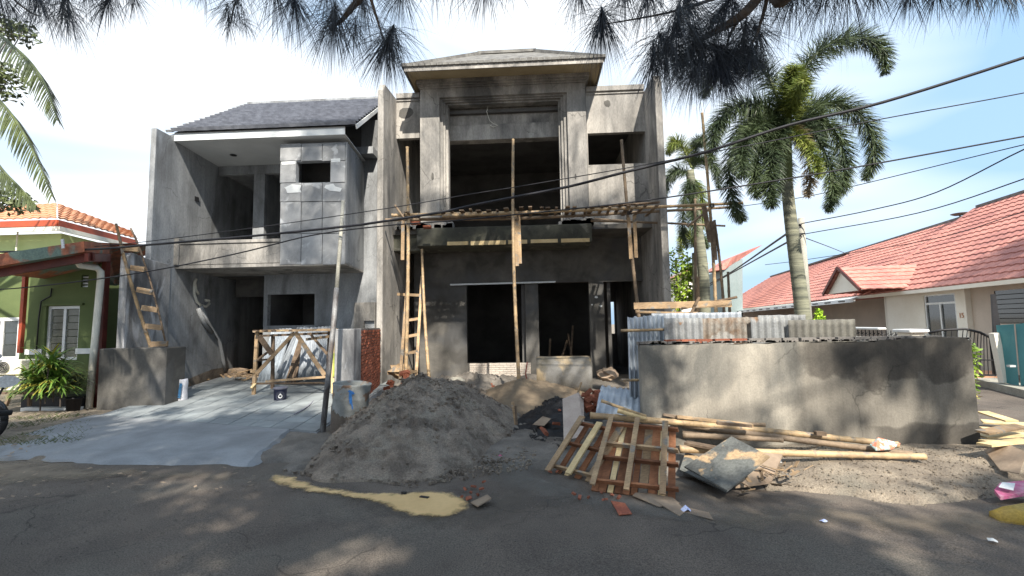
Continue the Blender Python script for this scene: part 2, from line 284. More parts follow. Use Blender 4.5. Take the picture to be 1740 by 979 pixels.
formw=mat('stained_formwork_concrete',(.085,.085,.065),(.045,.045,.038),2.5,c3=(.15,.145,.12),s3=3,t3=(.58,.68),fineamt=.3)
def softmat(name,c1,c2,rough,soft,amp,scale=5,alpha=1,spec=.3,fine=60,fineamt=.15):
    m=mat(name,c1,c2,1.5,rough=rough,fine=fine,fineamt=fineamt,bump=.15,spec=spec); nt=m.node_tree; N=nt.nodes.new; L=nt.links.new
    at=N('ShaderNodeAttribute'); at.attribute_name='inset'; tcn=N('ShaderNodeTexCoord'); n=N('ShaderNodeTexNoise'); n.inputs['Scale'].default_value=scale; n.inputs['Detail'].default_value=8; n.inputs['Roughness'].default_value=.65; L(tcn.outputs['Object'],n.inputs['Vector'])
    s=N('ShaderNodeMath'); s.operation='SUBTRACT'; L(n.outputs['Fac'],s.inputs[0]); s.inputs[1].default_value=.5
    mu=N('ShaderNodeMath'); mu.operation='MULTIPLY_ADD'; L(s.outputs[0],mu.inputs[0]); mu.inputs[1].default_value=amp; L(at.outputs['Fac'],mu.inputs[2])
    r=N('ShaderNodeMapRange'); r.inputs[1].default_value=0; r.inputs[2].default_value=soft; r.inputs[4].default_value=alpha; L(mu.outputs[0],r.inputs[0]); L(r.outputs[0],nt.nodes['Principled BSDF'].inputs['Alpha']); return m
def softpatch(name,m,outline,zf,cell=.05,grow=.15):
    pts=[(p.x,p.y) for p in outline]; n=len(pts); xs=[p[0] for p in pts]; ys=[p[1] for p in pts]
    def sd(x,y):
        d=1e9; ins=False
        for i in range(n):
            ax,ay=pts[i]; bx,by=pts[(i+1)%n]; ex,ey=bx-ax,by-ay; t=max(0,min(1,((x-ax)*ex+(y-ay)*ey)/(ex*ex+ey*ey+1e-9))); q=(x-ax-ex*t)**2+(y-ay-ey*t)**2; d=min(d,q)
            if (ay>y)!=(by>y) and x<ex*(y-ay)/(ey or 1e-9)+ax: ins=not ins
        return math.sqrt(d)*(1 if ins else -1)
    x0,x1,y0,y1=min(xs)-grow,max(xs)+grow,min(ys)-grow,max(ys)+grow; nx=int((x1-x0)/cell)+1; ny=int((y1-y0)/cell)+1
    D=[[sd(x0+i*cell,y0+j*cell) for i in range(nx+1)] for j in range(ny+1)]; idx={}; vs=[]; at=[]; fs=[]
    def vi(i,j):
        if (i,j) not in idx: idx[(i,j)]=len(vs); x,y=x0+i*cell,y0+j*cell; vs.append((x,y,zf(x,y))); at.append(D[j][i])
        return idx[(i,j)]
    for j in range(ny):
        for i in range(nx):
            if max(D[j][i],D[j][i+1],D[j+1][i],D[j+1][i+1])>-grow: fs.append((vi(i,j),vi(i+1,j),vi(i+1,j+1),vi(i,j+1)))
    o=MB().add(vs,fs).build(name,m,smooth=True); a=o.data.attributes.new('inset','FLOAT','POINT'); a.data.foreach_set('value',at); return tag(o,kind='structure')

# garden wall: shade painted in with damp on right half and top, damp foot
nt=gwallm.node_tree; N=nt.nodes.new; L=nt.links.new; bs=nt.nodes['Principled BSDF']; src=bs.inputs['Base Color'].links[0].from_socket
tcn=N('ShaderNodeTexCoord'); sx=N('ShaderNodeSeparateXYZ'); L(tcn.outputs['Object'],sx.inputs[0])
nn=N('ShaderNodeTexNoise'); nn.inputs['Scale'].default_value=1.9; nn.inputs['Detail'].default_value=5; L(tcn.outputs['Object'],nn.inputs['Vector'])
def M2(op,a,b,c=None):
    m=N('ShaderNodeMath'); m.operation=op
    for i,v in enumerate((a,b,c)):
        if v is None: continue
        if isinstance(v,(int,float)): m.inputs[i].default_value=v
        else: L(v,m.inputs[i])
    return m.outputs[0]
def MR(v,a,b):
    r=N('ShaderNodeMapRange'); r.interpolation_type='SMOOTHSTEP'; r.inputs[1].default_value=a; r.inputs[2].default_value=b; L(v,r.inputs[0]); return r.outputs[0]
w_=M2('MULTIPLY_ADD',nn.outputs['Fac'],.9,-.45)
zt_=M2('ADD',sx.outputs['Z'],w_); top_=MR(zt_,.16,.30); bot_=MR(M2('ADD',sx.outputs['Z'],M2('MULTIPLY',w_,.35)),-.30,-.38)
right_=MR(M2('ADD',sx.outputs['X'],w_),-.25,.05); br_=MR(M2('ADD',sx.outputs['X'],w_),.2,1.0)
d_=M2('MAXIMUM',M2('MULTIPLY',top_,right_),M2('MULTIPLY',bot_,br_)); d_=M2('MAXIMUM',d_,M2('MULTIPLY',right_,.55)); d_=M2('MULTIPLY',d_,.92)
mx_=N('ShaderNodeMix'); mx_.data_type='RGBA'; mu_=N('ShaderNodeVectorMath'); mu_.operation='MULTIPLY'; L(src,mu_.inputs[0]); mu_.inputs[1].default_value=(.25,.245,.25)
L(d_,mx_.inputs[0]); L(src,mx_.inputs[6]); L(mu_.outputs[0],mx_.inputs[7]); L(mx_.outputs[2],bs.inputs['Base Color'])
# ================= driveway =================
dslab=MB()
DA,DB,DC,DD=G(262,716,.06),G(552,743,.06),G(622,668,.12),G(352,664,.22)
DA=Vector((-7.55,8.0,.06)); DB=Vector((-3.28,6.72,.07)); DC=Vector((-3.70,11.6,.20)); DD=Vector((-8.62,12.3,.30))
def dpt(u,v,dz=0):
    p=(DA*(1-u)+DB*u)*(1-v)+(DD*(1-u)+DC*u)*v; return Vector((p.x,p.y,p.z+dz))
dr=MB(); lo=[dpt(u,v,-.004) for u,v in ((-.14,0),(1.005,-.003),(1.005,1.0),(-.03,1.0))]; dr.prism([(p.x,p.y) for p in lo],-.06,-.05)
dr=MB(); dr.hexa([Vector((p.x,p.y,-.06)) for p in lo]+lo)
drive=tag(dr.build('driveway',rampm),kind='structure')
nu,nv=10,12
for i in range(-1,nu):
    for j in range(nv):
        g=.006/1; u0,u1=i/nu+.0016,(i+1)/nu-.0016; v0,v1=j/nv+.0012,(j+1)/nv-.0012; dz=random.uniform(.012,.017)
        if i<0 and j>5: continue
        q=[dpt(u0,v0,dz),dpt(u1,v0,dz),dpt(u1,v1,dz),dpt(u0,v1,dz)]
        MB().hexa([p-Vector((0,0,.02)) for p in q]+q).build('paving_slab',paver,drive)
rp=MB(); top=[dpt(-.16,.0,.006),dpt(.35,-.002,.006),dpt(.89,-.002,.006)]
f=[Vector((-7.7,5.95,.004)),Vector((-5.6,5.45,.004)),Vector((-3.45,5.34,.004))]
vs=[]; n=16
for j in range(n+1):
    for i in range(n*2+1):
        s=i/(n*2); a=(top[0].lerp(top[1],s*2) if s<.5 else top[1].lerp(top[2],s*2-1)); c=(f[0].lerp(f[1],s*2) if s<.5 else f[1].lerp(f[2],s*2-1))
        p=a.lerp(c,j/n); wob=.14*nz2(p.x,p.y,1.8)*(j/n); vs.append((p.x+(0.05*nz2(p.y,p.x,3) if i in(0,2*n) else 0),p.y+wob,p.z+.02*math.sin(math.pi*j/n)+(-.03 if j==n else .008)))
m2=2*n+1
rp.add(vs,[(j*m2+i,(j+1)*m2+i,(j+1)*m2+i+1,j*m2+i+1) for j in range(n) for i in range(2*n)])
for e_ in (2*n,0):
    ed=[Vector(vs[j*m2+e_]) for j in range(n+1)]; sg=.10 if e_ else -.10; lo_=[Vector((p.x+sg+.04*nz2(p.y,0,5),p.y,-.03)) for p in ed]; rp.add(ed+lo_,[(j,j+1,n+2+j,n+1+j) for j in range(n)])
tag(rp.build('driveway_ramp',rampm,smooth=True),kind='structure')
# ================= unfinished main house =================
YF,YU,YG=11.2,12.3,13.3
house=thing('unfinished_house','two storey unfinished house of bare grey plaster with tall framed upper opening and hip roof','house',(-.4,12.3,0))
xl=P(641,300,YF).x; xl2=P(651,300,YF).x; xr1=P(1117,250,YF).x; xr=P(1129,250,YF).x
ztl=P(641,140,YF).z; ztr=P(1122,124,YF).z
for a,c,zt in ((xl,xl2,ztl),(xr1,xr,ztr)):
    w=MB(); w.extr([(a,YF,-.1),(a,YF,zt-.22),(a,YF+.12,zt),(a,YU+.2,zt+.12),(a,18,zt+.12),(a,18,-.1)],(c-a,0,0)); w.build('fin_wall',concrete,house,bevel=.01)
zs=P(850,385,12).z   # top of the upper floor slab
zp=P(690,163,YU).z; zpr=P(1045,150,YU).z
# upper front wall, left bay and right bay
xa,xb=P(714,250,YU).x,P(998,250,YU).x
h=Rc(667,235,714,376,YU)
w=MB(); w.wall(xl2,xa,zs-.05,zp,YU,YU+.15,[(xl2-.01,xa+.01,zs-.06,h[3])]); w.build('upper_wall',concrete,house)
h=Rc(998,225,1095,279,YU)
w=MB(); w.wall(xb,xr1,zs-.05,zpr,YU,YU+.15,[(xb+.02,xr1,h[2],h[3])]); w.build('upper_wall',concrete,house)
for a,c,z in ((xl2,xa,zp),(xb,xr1,zpr)):
    w=MB(); w.box(a,c,YU-.06,YU+.2,z-.09,z+.06); w.box(a,c,YU-.03,YU,z-.17,z-.13); w.build('coping',concrete,house,bevel=.008)
# portal frame with stepped mouldings
zt=P(855,143,12.0).z; zc=P(855,133,12).z
def portal(name,l,t,r,Yf,Yb,L2,T2,R2,m=concrete):
    a=Rc(l,t,r,376,Yf); c=Rc(L2,T2,R2,376,Yf)
    w=MB(); w.wall(a[0],a[1],zs,a[3],Yf,Yb,[(c[0],c[1],zs-1,c[3])]); return w.build(name,m,house,bevel=.006)
portal('portal_frame',714,146,998,12.0,12.32,747,161,966)
portal('moulding',747,160,966,12.10,12.4,753,166,960)
portal('moulding',752,165,961,12.17,12.45,757,170,955)
portal('moulding',757,169,955,12.26,12.5,762,175,951)
w=MB()
e=Rc(709,131,1000,147,11.95)
w.box(e[0]-.02,e[1]+.02,11.86,12.6,e[3]-.11,e[3]); w.box(e[0]+.03,e[1]-.03,11.93,12.6,e[3]-.17,e[3]-.11); w.box(e[0]+.06,e[1]-.06,11.97,12.6,e[3]-.22,e[3]-.17)
w.build('cornice',concrete,house,bevel=.006)
ztop=e[3]
w=MB(); w.box(e[0]+.1,e[1]-.1,12.1,12.5,a and P(855,158,12.1).z,ztop-.05); 
# recessed wall over the opening and its lit beam
h=Rc(760,172,953,211,12.62); w=MB(); w.box(h[0]-.1,h[1]+.1,12.62,12.8,h[2]-.05,h[3]+.3); w.build('recessed_wall',concrete,house)
h=Rc(762,210,953,236,12.5); w=MB(); w.box(h[0]-.12,h[1]+.12,12.5,12.8,h[2],h[3]); w.build('lintel_beam',concrete,house,bevel=.008)
for px,py,rx,ry,Yp in ((1032,176,.10,.11,YU-.004),(690,192,.22,.16,YU-.004),(735,300,.04,.10,11.996),(978,300,.03,.08,11.996)):
    p=P(px,py,Yp); w=MB(); w.add([(p.x+rx*(.8+.35*random.random())*math.cos(t*.524),p.y,p.z+ry*(.8+.35*random.random())*math.sin(t*.524)) for t in range(12)],[tuple(range(12))]); w.build('mortar_patch',plasterd,house)
# conduit loop hanging from the recess
c0=[P(px,py,12.45) for px,py in ((829,181),(827,190),(832,205),(838,210),(846,213),(838,216),(833,213))]
MB().tube(c0,.009,6).build('conduit_wire',pvc,house,smooth=True)
# hip roof of the middle block
el,er=P(687,116,11.15),P(1024,97,11.15); ze=(el.z+er.z)/2+.0
x0,x1=el.x,er.x; y0,y1=11.15,16.5
w=MB(); w.box(x0,x1,y0,y1,ze-.10,ze-.02); 
w=MB(); ax,bx=P(709,147,12).x,P(1000,147,12).x
# sloped soffit boards between eave and cornice
s0=[(x0+.03,y0+.03,ze-.09),(x1-.03,y0+.03,ze-.09),(x1-.03,y1,ze-.09),(x0+.03,y1,ze-.09)]
s1=[(ax+.03,11.98,ztop),(bx-.03,11.98,ztop),(bx-.03,y1,ztop),(ax+.03,y1,ztop)]
w.add(s0+s1,[(0,1,5,4),(1,2,6,5),(3,0,4,7)]); w.build('soffit',tanbd,house)
w=MB()
for p,q in (((x0,y0),(x1,y0)),((x0,y0),(x0,y1)),((x1,y0),(x1,y1))):
    w.beam((p[0],p[1],ze-.06),(q[0],q[1],ze-.06),.03,.13)
w.build('fascia_board',concrete,house)
zr=ze+1.62; w=MB(); m=(x0+x1)/2
w.add([(x0-.04,y0-.04,ze),(x1+.04,y0-.04,ze),(x1+.04,y1,ze),(x0-.04,y1,ze),(m-.85,y0+2.2,zr),(m+.85,y0+2.2,zr),(m+.85,y1-2,zr),(m-.85,y1-2,zr)],[(0,1,5,4),(1,2,6,5),(2,3,7,6),(3,0,4,7),(4,5,6,7)])
w.build('roof',oldtile,house)
w=MB()
for k in range(34):      # crumbling cap course along the eave
    t=k/33; x=x0+(x1-x0)*t; w.box(x-.07,x+.07,y0-.06,y0+.16,ze-.01,ze+.05+.03*random.random())
for sx in (0,1):
    a_=Vector((x0 if sx==0 else x1,y0,ze+.03)); b_=Vector((m-.85 if sx==0 else m+.85,y0+2.2,zr+.03))
    w.beam(a_,b_,.14,.09)
w.beam((m-.9,y0+2.2,zr+.03),(m+.9,y0+2.2,zr+.03),.14,.09); w.build('ridge_cap',oldtile,house)
# floor slab, rough edge, canopy beam
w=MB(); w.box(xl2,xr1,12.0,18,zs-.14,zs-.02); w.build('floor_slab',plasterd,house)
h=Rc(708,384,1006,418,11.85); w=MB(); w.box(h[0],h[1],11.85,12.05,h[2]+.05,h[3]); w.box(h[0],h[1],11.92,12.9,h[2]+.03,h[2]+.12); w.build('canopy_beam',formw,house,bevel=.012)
h2=Rc(760,411,1002,418,11.84); w=MB(); 
x=h2[0]
while x<h2[1]-.1:
    d=random.uniform(.3,1.1); w.box(x,min(x+d,h2[1]),11.835,11.86,h2[2]+.05+random.uniform(0,.03),h2[3]+.05); x+=d+random.uniform(.0,.12)
w.build('formwork_strip',woodp,house)
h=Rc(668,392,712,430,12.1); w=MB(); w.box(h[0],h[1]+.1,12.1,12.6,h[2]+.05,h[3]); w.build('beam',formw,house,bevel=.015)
w=MB()
for k in range(60):    # rough concrete crumbs on the slab edge
    x=random.choice([random.uniform(P(668,380,11.9).x,P(765,380,11.9).x),random.uniform(P(955,380,11.9).x,P(1005,380,11.9).x)]); s=random.uniform(.04,.10)
    w.box(x-s,x+s,11.88,12.1,zs-.02,zs+s*random.uniform(.6,1.8))
w.build('slab_edge_rubble',concrete,house)['kind']='stuff'
# ground floor wall with openings
g=lambda x0,y0,x1,y1:Rc(x0,y0,x1,y1,YG)
zcg=zs-.14
W1=g(793,481,893,617); W2=g(916,480,1003,655); DO=g(1029,478,1094,700); LD=g(640,424,704,700)
XL=xl2; XR=xr1
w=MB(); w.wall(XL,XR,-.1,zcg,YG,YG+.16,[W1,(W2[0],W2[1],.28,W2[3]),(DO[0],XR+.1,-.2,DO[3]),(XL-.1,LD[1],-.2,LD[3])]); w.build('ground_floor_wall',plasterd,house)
# beam under the opening edge plus trim profile
w=MB(); a,c=P(765,484,13.2),P(944,479,13.2); w.beam(a,c,.03,.045); w.build('trim_profile',alum,house)
# patches of white filler on the right pier
w=MB()
for px,py,r in ((1013,505,.05),(1006,518,.03),(1021,520,.045)):
    w=MB()
    p=P(px,py,YG-.004); w.add([(p.x+r*(.7+.4*random.random())*math.cos(t*.7),p.y,p.z+r*(.6+.3*random.random())*math.sin(t*.7)) for t in range(9)],[tuple(range(9))]); w.build('filler_patch',white,house)
# limewashed brick plinth below the left window
pw=g(799,617,902,654); cw=.215; ch=.062; bm_=MB().box(-.5,.5,-.5,.5,-.5,.5); bme=bm_.mesh('plinth_brick',wbrick)
pl=MB(); pl.box(pw[0]+.01,pw[1],YG-.05,YG-.01,-.1,W1[2]-.03); plo=pl.build('plinth_wall',mortar,house)
r=0; z=-.05
while z<W1[2]-.03:
    x=pw[0]-(.1 if r%2 else 0)
    while x<pw[1]:
        a_,b_=max(x,pw[0]),min(x+cw-.006,pw[1])
        if b_-a_>.03:
            o=link('brick',bme,plo,((a_+b_)/2,YG-.075+random.uniform(-.006,.006),z+ch/2)); o.scale=(b_-a_,.07,ch-.009)
        x+=cw
    z+=ch; r+=1
# interior: rooms kept dark by their own walls
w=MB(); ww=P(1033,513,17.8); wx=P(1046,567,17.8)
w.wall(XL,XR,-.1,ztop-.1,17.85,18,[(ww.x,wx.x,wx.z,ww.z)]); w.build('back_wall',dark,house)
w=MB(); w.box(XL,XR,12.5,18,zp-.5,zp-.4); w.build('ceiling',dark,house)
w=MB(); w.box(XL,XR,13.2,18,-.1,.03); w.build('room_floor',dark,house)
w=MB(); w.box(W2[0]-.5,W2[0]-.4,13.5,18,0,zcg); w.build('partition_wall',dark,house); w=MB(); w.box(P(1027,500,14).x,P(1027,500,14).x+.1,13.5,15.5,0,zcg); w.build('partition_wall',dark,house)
# scrap seen inside the rooms
w=MB()
for k in range(4):
    x=random.uniform(W2[0]+.2,W2[1]-.1); w.beam((x,14.4,.05),(x+random.uniform(-.3,.5),15,1.0+random.random()*.6),.06,.03)
tag(w.build('leaning_boards','x' and woodd),'old boards leaning in the dark room behind the right window opening','boards')
# ================= grey house on the left =================
K=-.103; YB=10.5
def kx(x,y): return x+K*(y-YB)
lh=thing('rendered_house','grey rendered two storey house with deep balcony, panelled bay and grey tiled roof','house',(-6.6,10.5,0))
uL=P(298,430,YB).x; uR=P(587,400,YB).x; uE=P(637,400,11.2).x-K*(11.2-YB)-.01
zbal=P(440,454,YB).z; zsl=P(440,428,YB).z; zpar=P(380,412,YB).z; zeave=P(440,222,10.3).z
ybk=12.1; yed=9.7
# boundary wall, tall part and low front part
w=MB(); th=.13
ztall=P(250,218,9.7).z
pts=[(kx(uL-th,y),y,z) for y,z in ((9.7,-.1),(9.7,ztall),(10.2,ztall+.02),(13.5,ztall+2.2),(17,ztall+.3),(17,-.1))]
w.extr(pts,(th,0,0)); w.build('side_wall',render_l,lh,bevel=.008)
w=MB(); pts=[(kx(uL-th-.02,y),y,z) for y,z in ((9.05,-.1),(9.05,3.18),(9.15,3.27),(9.4,3.24),(9.69,3.2),(10.35,3.16),(10.35,-.1))]
w.extr(pts,(th+.035,0,0)); w.build('front_side_wall',oldwall,lh,bevel=.01)
# short stub of brick showing at the front end of the low wall
w=MB()
for k in range(26):
    z=random.uniform(.1,1.2); y=9.2+random.random()*1.8; x=kx(uL+.02,y)
# lower soil bank and exposed base
# balcony slab, parapet and beams
w=MB(); w.box(uL,uR,YB,ybk,zbal,zbal+.09,K,YB); w.build('balcony_slab',concrete,lh,bevel=.01)
xm=P(476,430,YB).x
w=MB(); w.box(uL,xm,YB-.01,YB+.12,zbal+.09,zpar-.03,K,YB); w.box(uL,xm,YB-.04,YB+.16,zpar-.03,zpar+.05,K,YB); w.box(uL-.02,uL+.12,YB-.06,YB+.14,zbal+.09,zpar+.12,K,YB); w.build('balcony_parapet',concrete,lh,bevel=.01)
# bay with panels
zb1=P(530,243,YB).z; hw=Rc(503,274,562,310,YB)
w=MB(); w.wall(xm,uR,zbal+.05,zb1,YB+.02,YB+.14,[hw]); w.wall(YB+.14,ybk,zbal+.05,zb1,uR-.12,uR,[],K,YB,'y'); w.build('bay_wall',render_l,lh)
w=MB(); w.wall(YB+.14,ybk,zbal+.05,zb1,xm,xm+.1,[],K,YB,'y'); w.build('bay_wall',render_l,lh)
w=MB(); w.box(xm+.1,uR-.12,11.4,11.5,zbal+.1,zb1,K,YB); w.build('bay_back_wall',dark,lh)
cols=[476,512,548,587]; rws=[244,274,311,343,397,450]
for i in range(3):
    for j in range(5):
        a=Rc(cols[i],rws[j],cols[i+1],rws[j+1],YB); x0_,x1_,z0_,z1_=a; x0_+=.008; x1_-=.008; z0_+=.008; z1_-=.008
        if j==1:
            if i==1: continue
            if i==0: x1_=min(x1_,hw[0])
            if i==2: x0_=max(x0_,hw[1])
        if i==1 and j==2: z1_=min(z1_,hw[2])
        if j in(0,) and i==1: z0_=max(z0_,hw[3])
        dd=random.uniform(0,.006); MB().box(x0_,x1_,YB-.012-dd,YB+.018,z0_,z1_).build('panel',panelm,lh,bevel=.004)
def blotch(pts,Y,name='filler_patch',m=white,par=lh):
    MB().extr([P(a,b_,Y) for a,b_ in pts],(0,.004,0)).build(name,m,par)
blotch([(478,275),(500,274),(501,279),(479,280)],YB-.022); blotch([(562,270),(578,269),(578,275),(563,276)],YB-.022)
blotch([(483,319),(496,313),(512,315),(510,322),(512,327),(488,328),(486,322)],YB-.022); blotch([(553,315),(566,312),(570,317),(581,320),(578,326),(560,324),(551,319)],YB-.022)
# eave, soffit, roof
eL=kx(uL,10.3)-.02; a=P(283,222,10.3); c=P(603,217,10.3); ez=zeave
yr=13.6; rz=P(455,178,yr).z
x0_=uL; x1_=c.x-K*(10.3-YB)
def lp(u,y,z): return (kx(u,y),y,z)
w=MB(); w.hexa([lp(x0_,10.3,ez-.03),lp(x1_,10.3,ez-.03),lp(x1_,ybk,ez-.03),lp(x0_,ybk,ez-.03),lp(x0_,10.3,ez+.0),lp(x1_,10.3,ez+.0),lp(x1_,ybk,ez+.0),lp(x0_,ybk,ez+.0)]); 
w=MB(); zso=ez-.17; w.hexa([lp(x0_,10.32,zso),lp(uR+.02,10.32,zso),lp(uR+.02,ybk+.1,zso),lp(x0_,ybk+.1,zso)]+[lp(x0_,10.32,zso+.02),lp(uR+.02,10.32,zso+.02),lp(uR+.02,ybk+.1,zso+.02),lp(x0_,ybk+.1,zso+.02)]); w.build('soffit',soffitm,lh)
w=MB(); w.box(x0_,uR+.02,10.29,10.33,ez-.18,ez+.02,K,YB); w.build('fascia_board',soffitm,lh)
p=P(397,248,11.3); MB().lathe([(0,0),(.075,0),(.085,.006),(.06,.02)],(p.x,p.y,zso-.02),16).build('light_hole',black,lh)
rr=MB()
def tileroof(mb,A,B,C,D,course,pitch,amp,lift,seg=4,phase=0):
    # A,B eave left/right; D,C ridge left/right; courses overlap upward
    A,B,C,D=map(Vector,(A,B,C,D)); nrm=(B-A).cross(D-A).normalized(); ud=(B-A).normalized()
    Ls=max((D-A).length,(C-B).length); n=max(1,int(Ls/course))
    for r in range(n):
        t0,t1=r/n,(r+1.12)/n; t1=min(t1,1); l0,r0_=A.lerp(D,t0),B.lerp(C,t0); l1,r1=A.lerp(D,t1),B.lerp(C,t1)
        wd_=(r0_-l0).length; k=max(2,int(wd_/pitch*seg)); vs=[]
        for i in range(k+1):
            s=i/k; p0=l0.lerp(r0_,s); p1=l1.lerp(r1,s)
            ph=(p0.dot(ud)/pitch+phase*(r%2))%1; o0=amp*abs(math.sin(math.pi*ph)); ph1=(p1.dot(ud)/pitch+phase*(r%2))%1; o1=amp*abs(math.sin(math.pi*ph1))
            j=.12*lift*random.random()
            vs+=[p0+nrm*(o0-.01),p0+nrm*(o0+lift+j),p1+nrm*(o1+.002)]
        mb.add(vs,[(3*i,3*i+3,3*i+4,3*i+1) for i in range(k)]+[(3*i+1,3*i+4,3*i+5,3*i+2) for i in range(k)])
    return mb
A_=lp(x0_-.02,10.22,ez+.03); B_=lp(x1_+.06,10.22,ez+.03); C_=lp(x1_+.06,yr,rz); D_=lp(x0_-.02,yr,rz)
o=tileroof(MB(),A_,B_,C_,D_,.25,.34,.008,.07,3,.5).build('roof_tiles',greytile,lh); o['kind']='stuff'
w=MB(); w.add([lp(x0_,10.25,ez),lp(x1_,10.25,ez),lp(x1_,yr,rz-.05),lp(x0_,yr,rz-.05),lp(x1_,17,ez),lp(x0_,17,ez)],[(0,1,2,3),(3,2,4,5)]); w.build('roof_deck',dark,lh)
w=MB(); w.beam(lp(x0_,yr,rz+.03),lp(x1_+.1,yr,rz+.03),.2,.08); w.beam(lp(x0_-.08,10.2,ez+.03),lp(x0_-.08,yr,rz+.03),.14,.06); w.build('ridge_cap',render_l,lh)
w=MB(); w.beam(lp(x1_+.05,10.25,ez-.02),lp(x1_+.05,yr,rz-.06),.03,.10); w.build('barge_board',white,lh)
# upper back wall with beam, column and openings
hb=Rc(340,263,476,297,ybk)
w=MB(); zr_=P(420,296,ybk).z; w.box(uL,xm,ybk-.0,ybk+.15,zr_,ez,K,YB); w.build('balcony_beam',render_l,lh,bevel=.008)
a=Rc(430,296,449,408,ybk); w=MB(); w.box(a[0],a[1],ybk,ybk+.15,zbal+.1,zr_); w.build('column',render_l,lh,bevel=.006)
w=MB(); w.wall(uL,uR,zbal+.1,ez,14.2,14.3,[],K,YB); a=P(449,350,12.3); w.box(a.x-.03,a.x+.05,12.3,14.2,zbal+.1,ez); w.build('room_wall',render_l,lh)
w=MB(); w.hexa([lp(uL,ybk+.15,ez-.3),lp(uR,ybk+.15,ez-.3),lp(uR,14.3,ez-.3),lp(uL,14.3,ez-.3),lp(uL,ybk+.15,ez-.2),lp(uR,ybk+.15,ez-.2),lp(uR,14.3,ez-.2),lp(uL,14.3,ez-.2)]); w.build('room_ceiling',render_l,lh); w=MB(); w.box(uL,uR,ybk,14.3,zbal,zbal+.1,K,YB); w.build('room_floor',render_l,lh)
p=P(349,338,11.2); p.x=kx(uL,11.2)+.005; MB().box(p.x-.005,p.x+.012,p.y-.07,p.y+.07,p.z-.06,p.z+.06).build('switch_box',black,lh)
# side wall strip right of the bay
sx0=uR; h1=P(620,258,ybk).z
w=MB(); w.wall(uR-.1,uE,-.1,ez+1.0,ybk,ybk+.15,[],K,YB); w.build('rear_wall',render_l,lh)
a=Rc(606,254,638,266,11.9); w=MB(); w.box(a[0],a[1],11.7,12.1,a[2],a[3]); w.build('window_hood',render_l,lh,bevel=.006)
# ground floor: window wall, carport
wy=ybk
xw=P(448,540,wy).x; Wn=Rc(455,500,535,553,wy)
w=MB(); w.wall(xw,kx(uE,wy),-.1,zbal+.05,wy-.02,wy+.13,[Wn,]); w.build('ground_floor_wall',render_l,lh)
w=MB(); w.box(xw-.001,xw+.1,wy+.13,16,-.1,zbal+.05); w.box(xw,kx(uE,wy),14,14.1,-.1,zbal); w.build('room_partition',dark,lh)
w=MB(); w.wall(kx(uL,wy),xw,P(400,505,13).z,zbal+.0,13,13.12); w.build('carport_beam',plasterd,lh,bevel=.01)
w=MB(); w.wall(uL,uE+1,-.1,zbal+.1,16.4,16.5,[],K,YB); w.box(uL,uE,ybk+.15,16.4,zbal-.02,zbal-.01,K,YB); w.build('carport_back_wall',dark,lh)
w=MB(); w.lathe([(0,0),(.13,0),(.13,.012),(0,.012)],(0,0,0),14); 
p=P(386,547,16.35); w=MB(); w.extr([(p.x+.28*math.cos(t*.7)*(.8+.3*random.random()),p.y,p.z+.33*math.sin(t*.7)*(.8+.2*random.random())) for t in range(9)],(0,.03,0)); w.build('filler_patch',render_l,lh)
a=Rc(602,514,638,560,12.0); w=MB(); w.wall(a[0],a[1],-.1,a[3],11.99,12.07,[Rc(618,545,636,558,11.99)]); w.build('meter_recess',concrete,lh)
# white hose hanging on the side wall and poles in the corner
def onwall(px,py,off=.03):
    d=FW+RT*((px-W/2)/F)+UP*(-(py-H/2)/F); x0w=uL+off   # intersect x=x0w+K*(y-YB)
    t=(x0w-K*YB)/(d.x-K*d.y); return EYE+d*t
hz=[onwall(*q) for q in ((333,474),(330,484),(330,500),(334,512),(341,519),(350,521),(356,516),(355,511),(349,510))]
hz2=[onwall(*q) for q in ((333,474),(331,478),(333,492),(337,500))]
w=MB(); w.tube(hz,.035,8); w.tube(hz2,.03,8); tag(w.build('hanging_hose',pvc,smooth=True),'cream plastic hose with a curled end hanging on the grey side wall above the carport','hose')
w=MB(); 
for q in (((341,520),(352,545),(372,575),(380,615),(383,632)),((337,525),(346,548),(360,565))):
    w.tube([onwall(*z,off=.05) for z in q],[.05,.055,.05,.05,.045][:len(q)],8)
w.build('plaster_drain_boss',render_l,lh,smooth=True)
w=MB()   # ragged base of the side wall where plaster stops
pr=[onwall(*z,off=.012) for z in ((298,654),(330,640),(360,628),(383,624),(383,640),(345,652),(298,672))]
w.extr(pr,(.01,0,0)); w.build('bare_base',sand,lh)
# ================= grey block wall (left front) =================
gb=MB(); a=P(166,640,8.85); c=P(281,640,8.85); zt_=P(225,592,8.85).z
gb.box(a.x,c.x,8.85,9.45,-.08,zt_,K,8.85); tag(gb.build('low_wall_box',plasterd,bevel=.015),'low grey plastered wall box standing at the left edge of the driveway','wall')
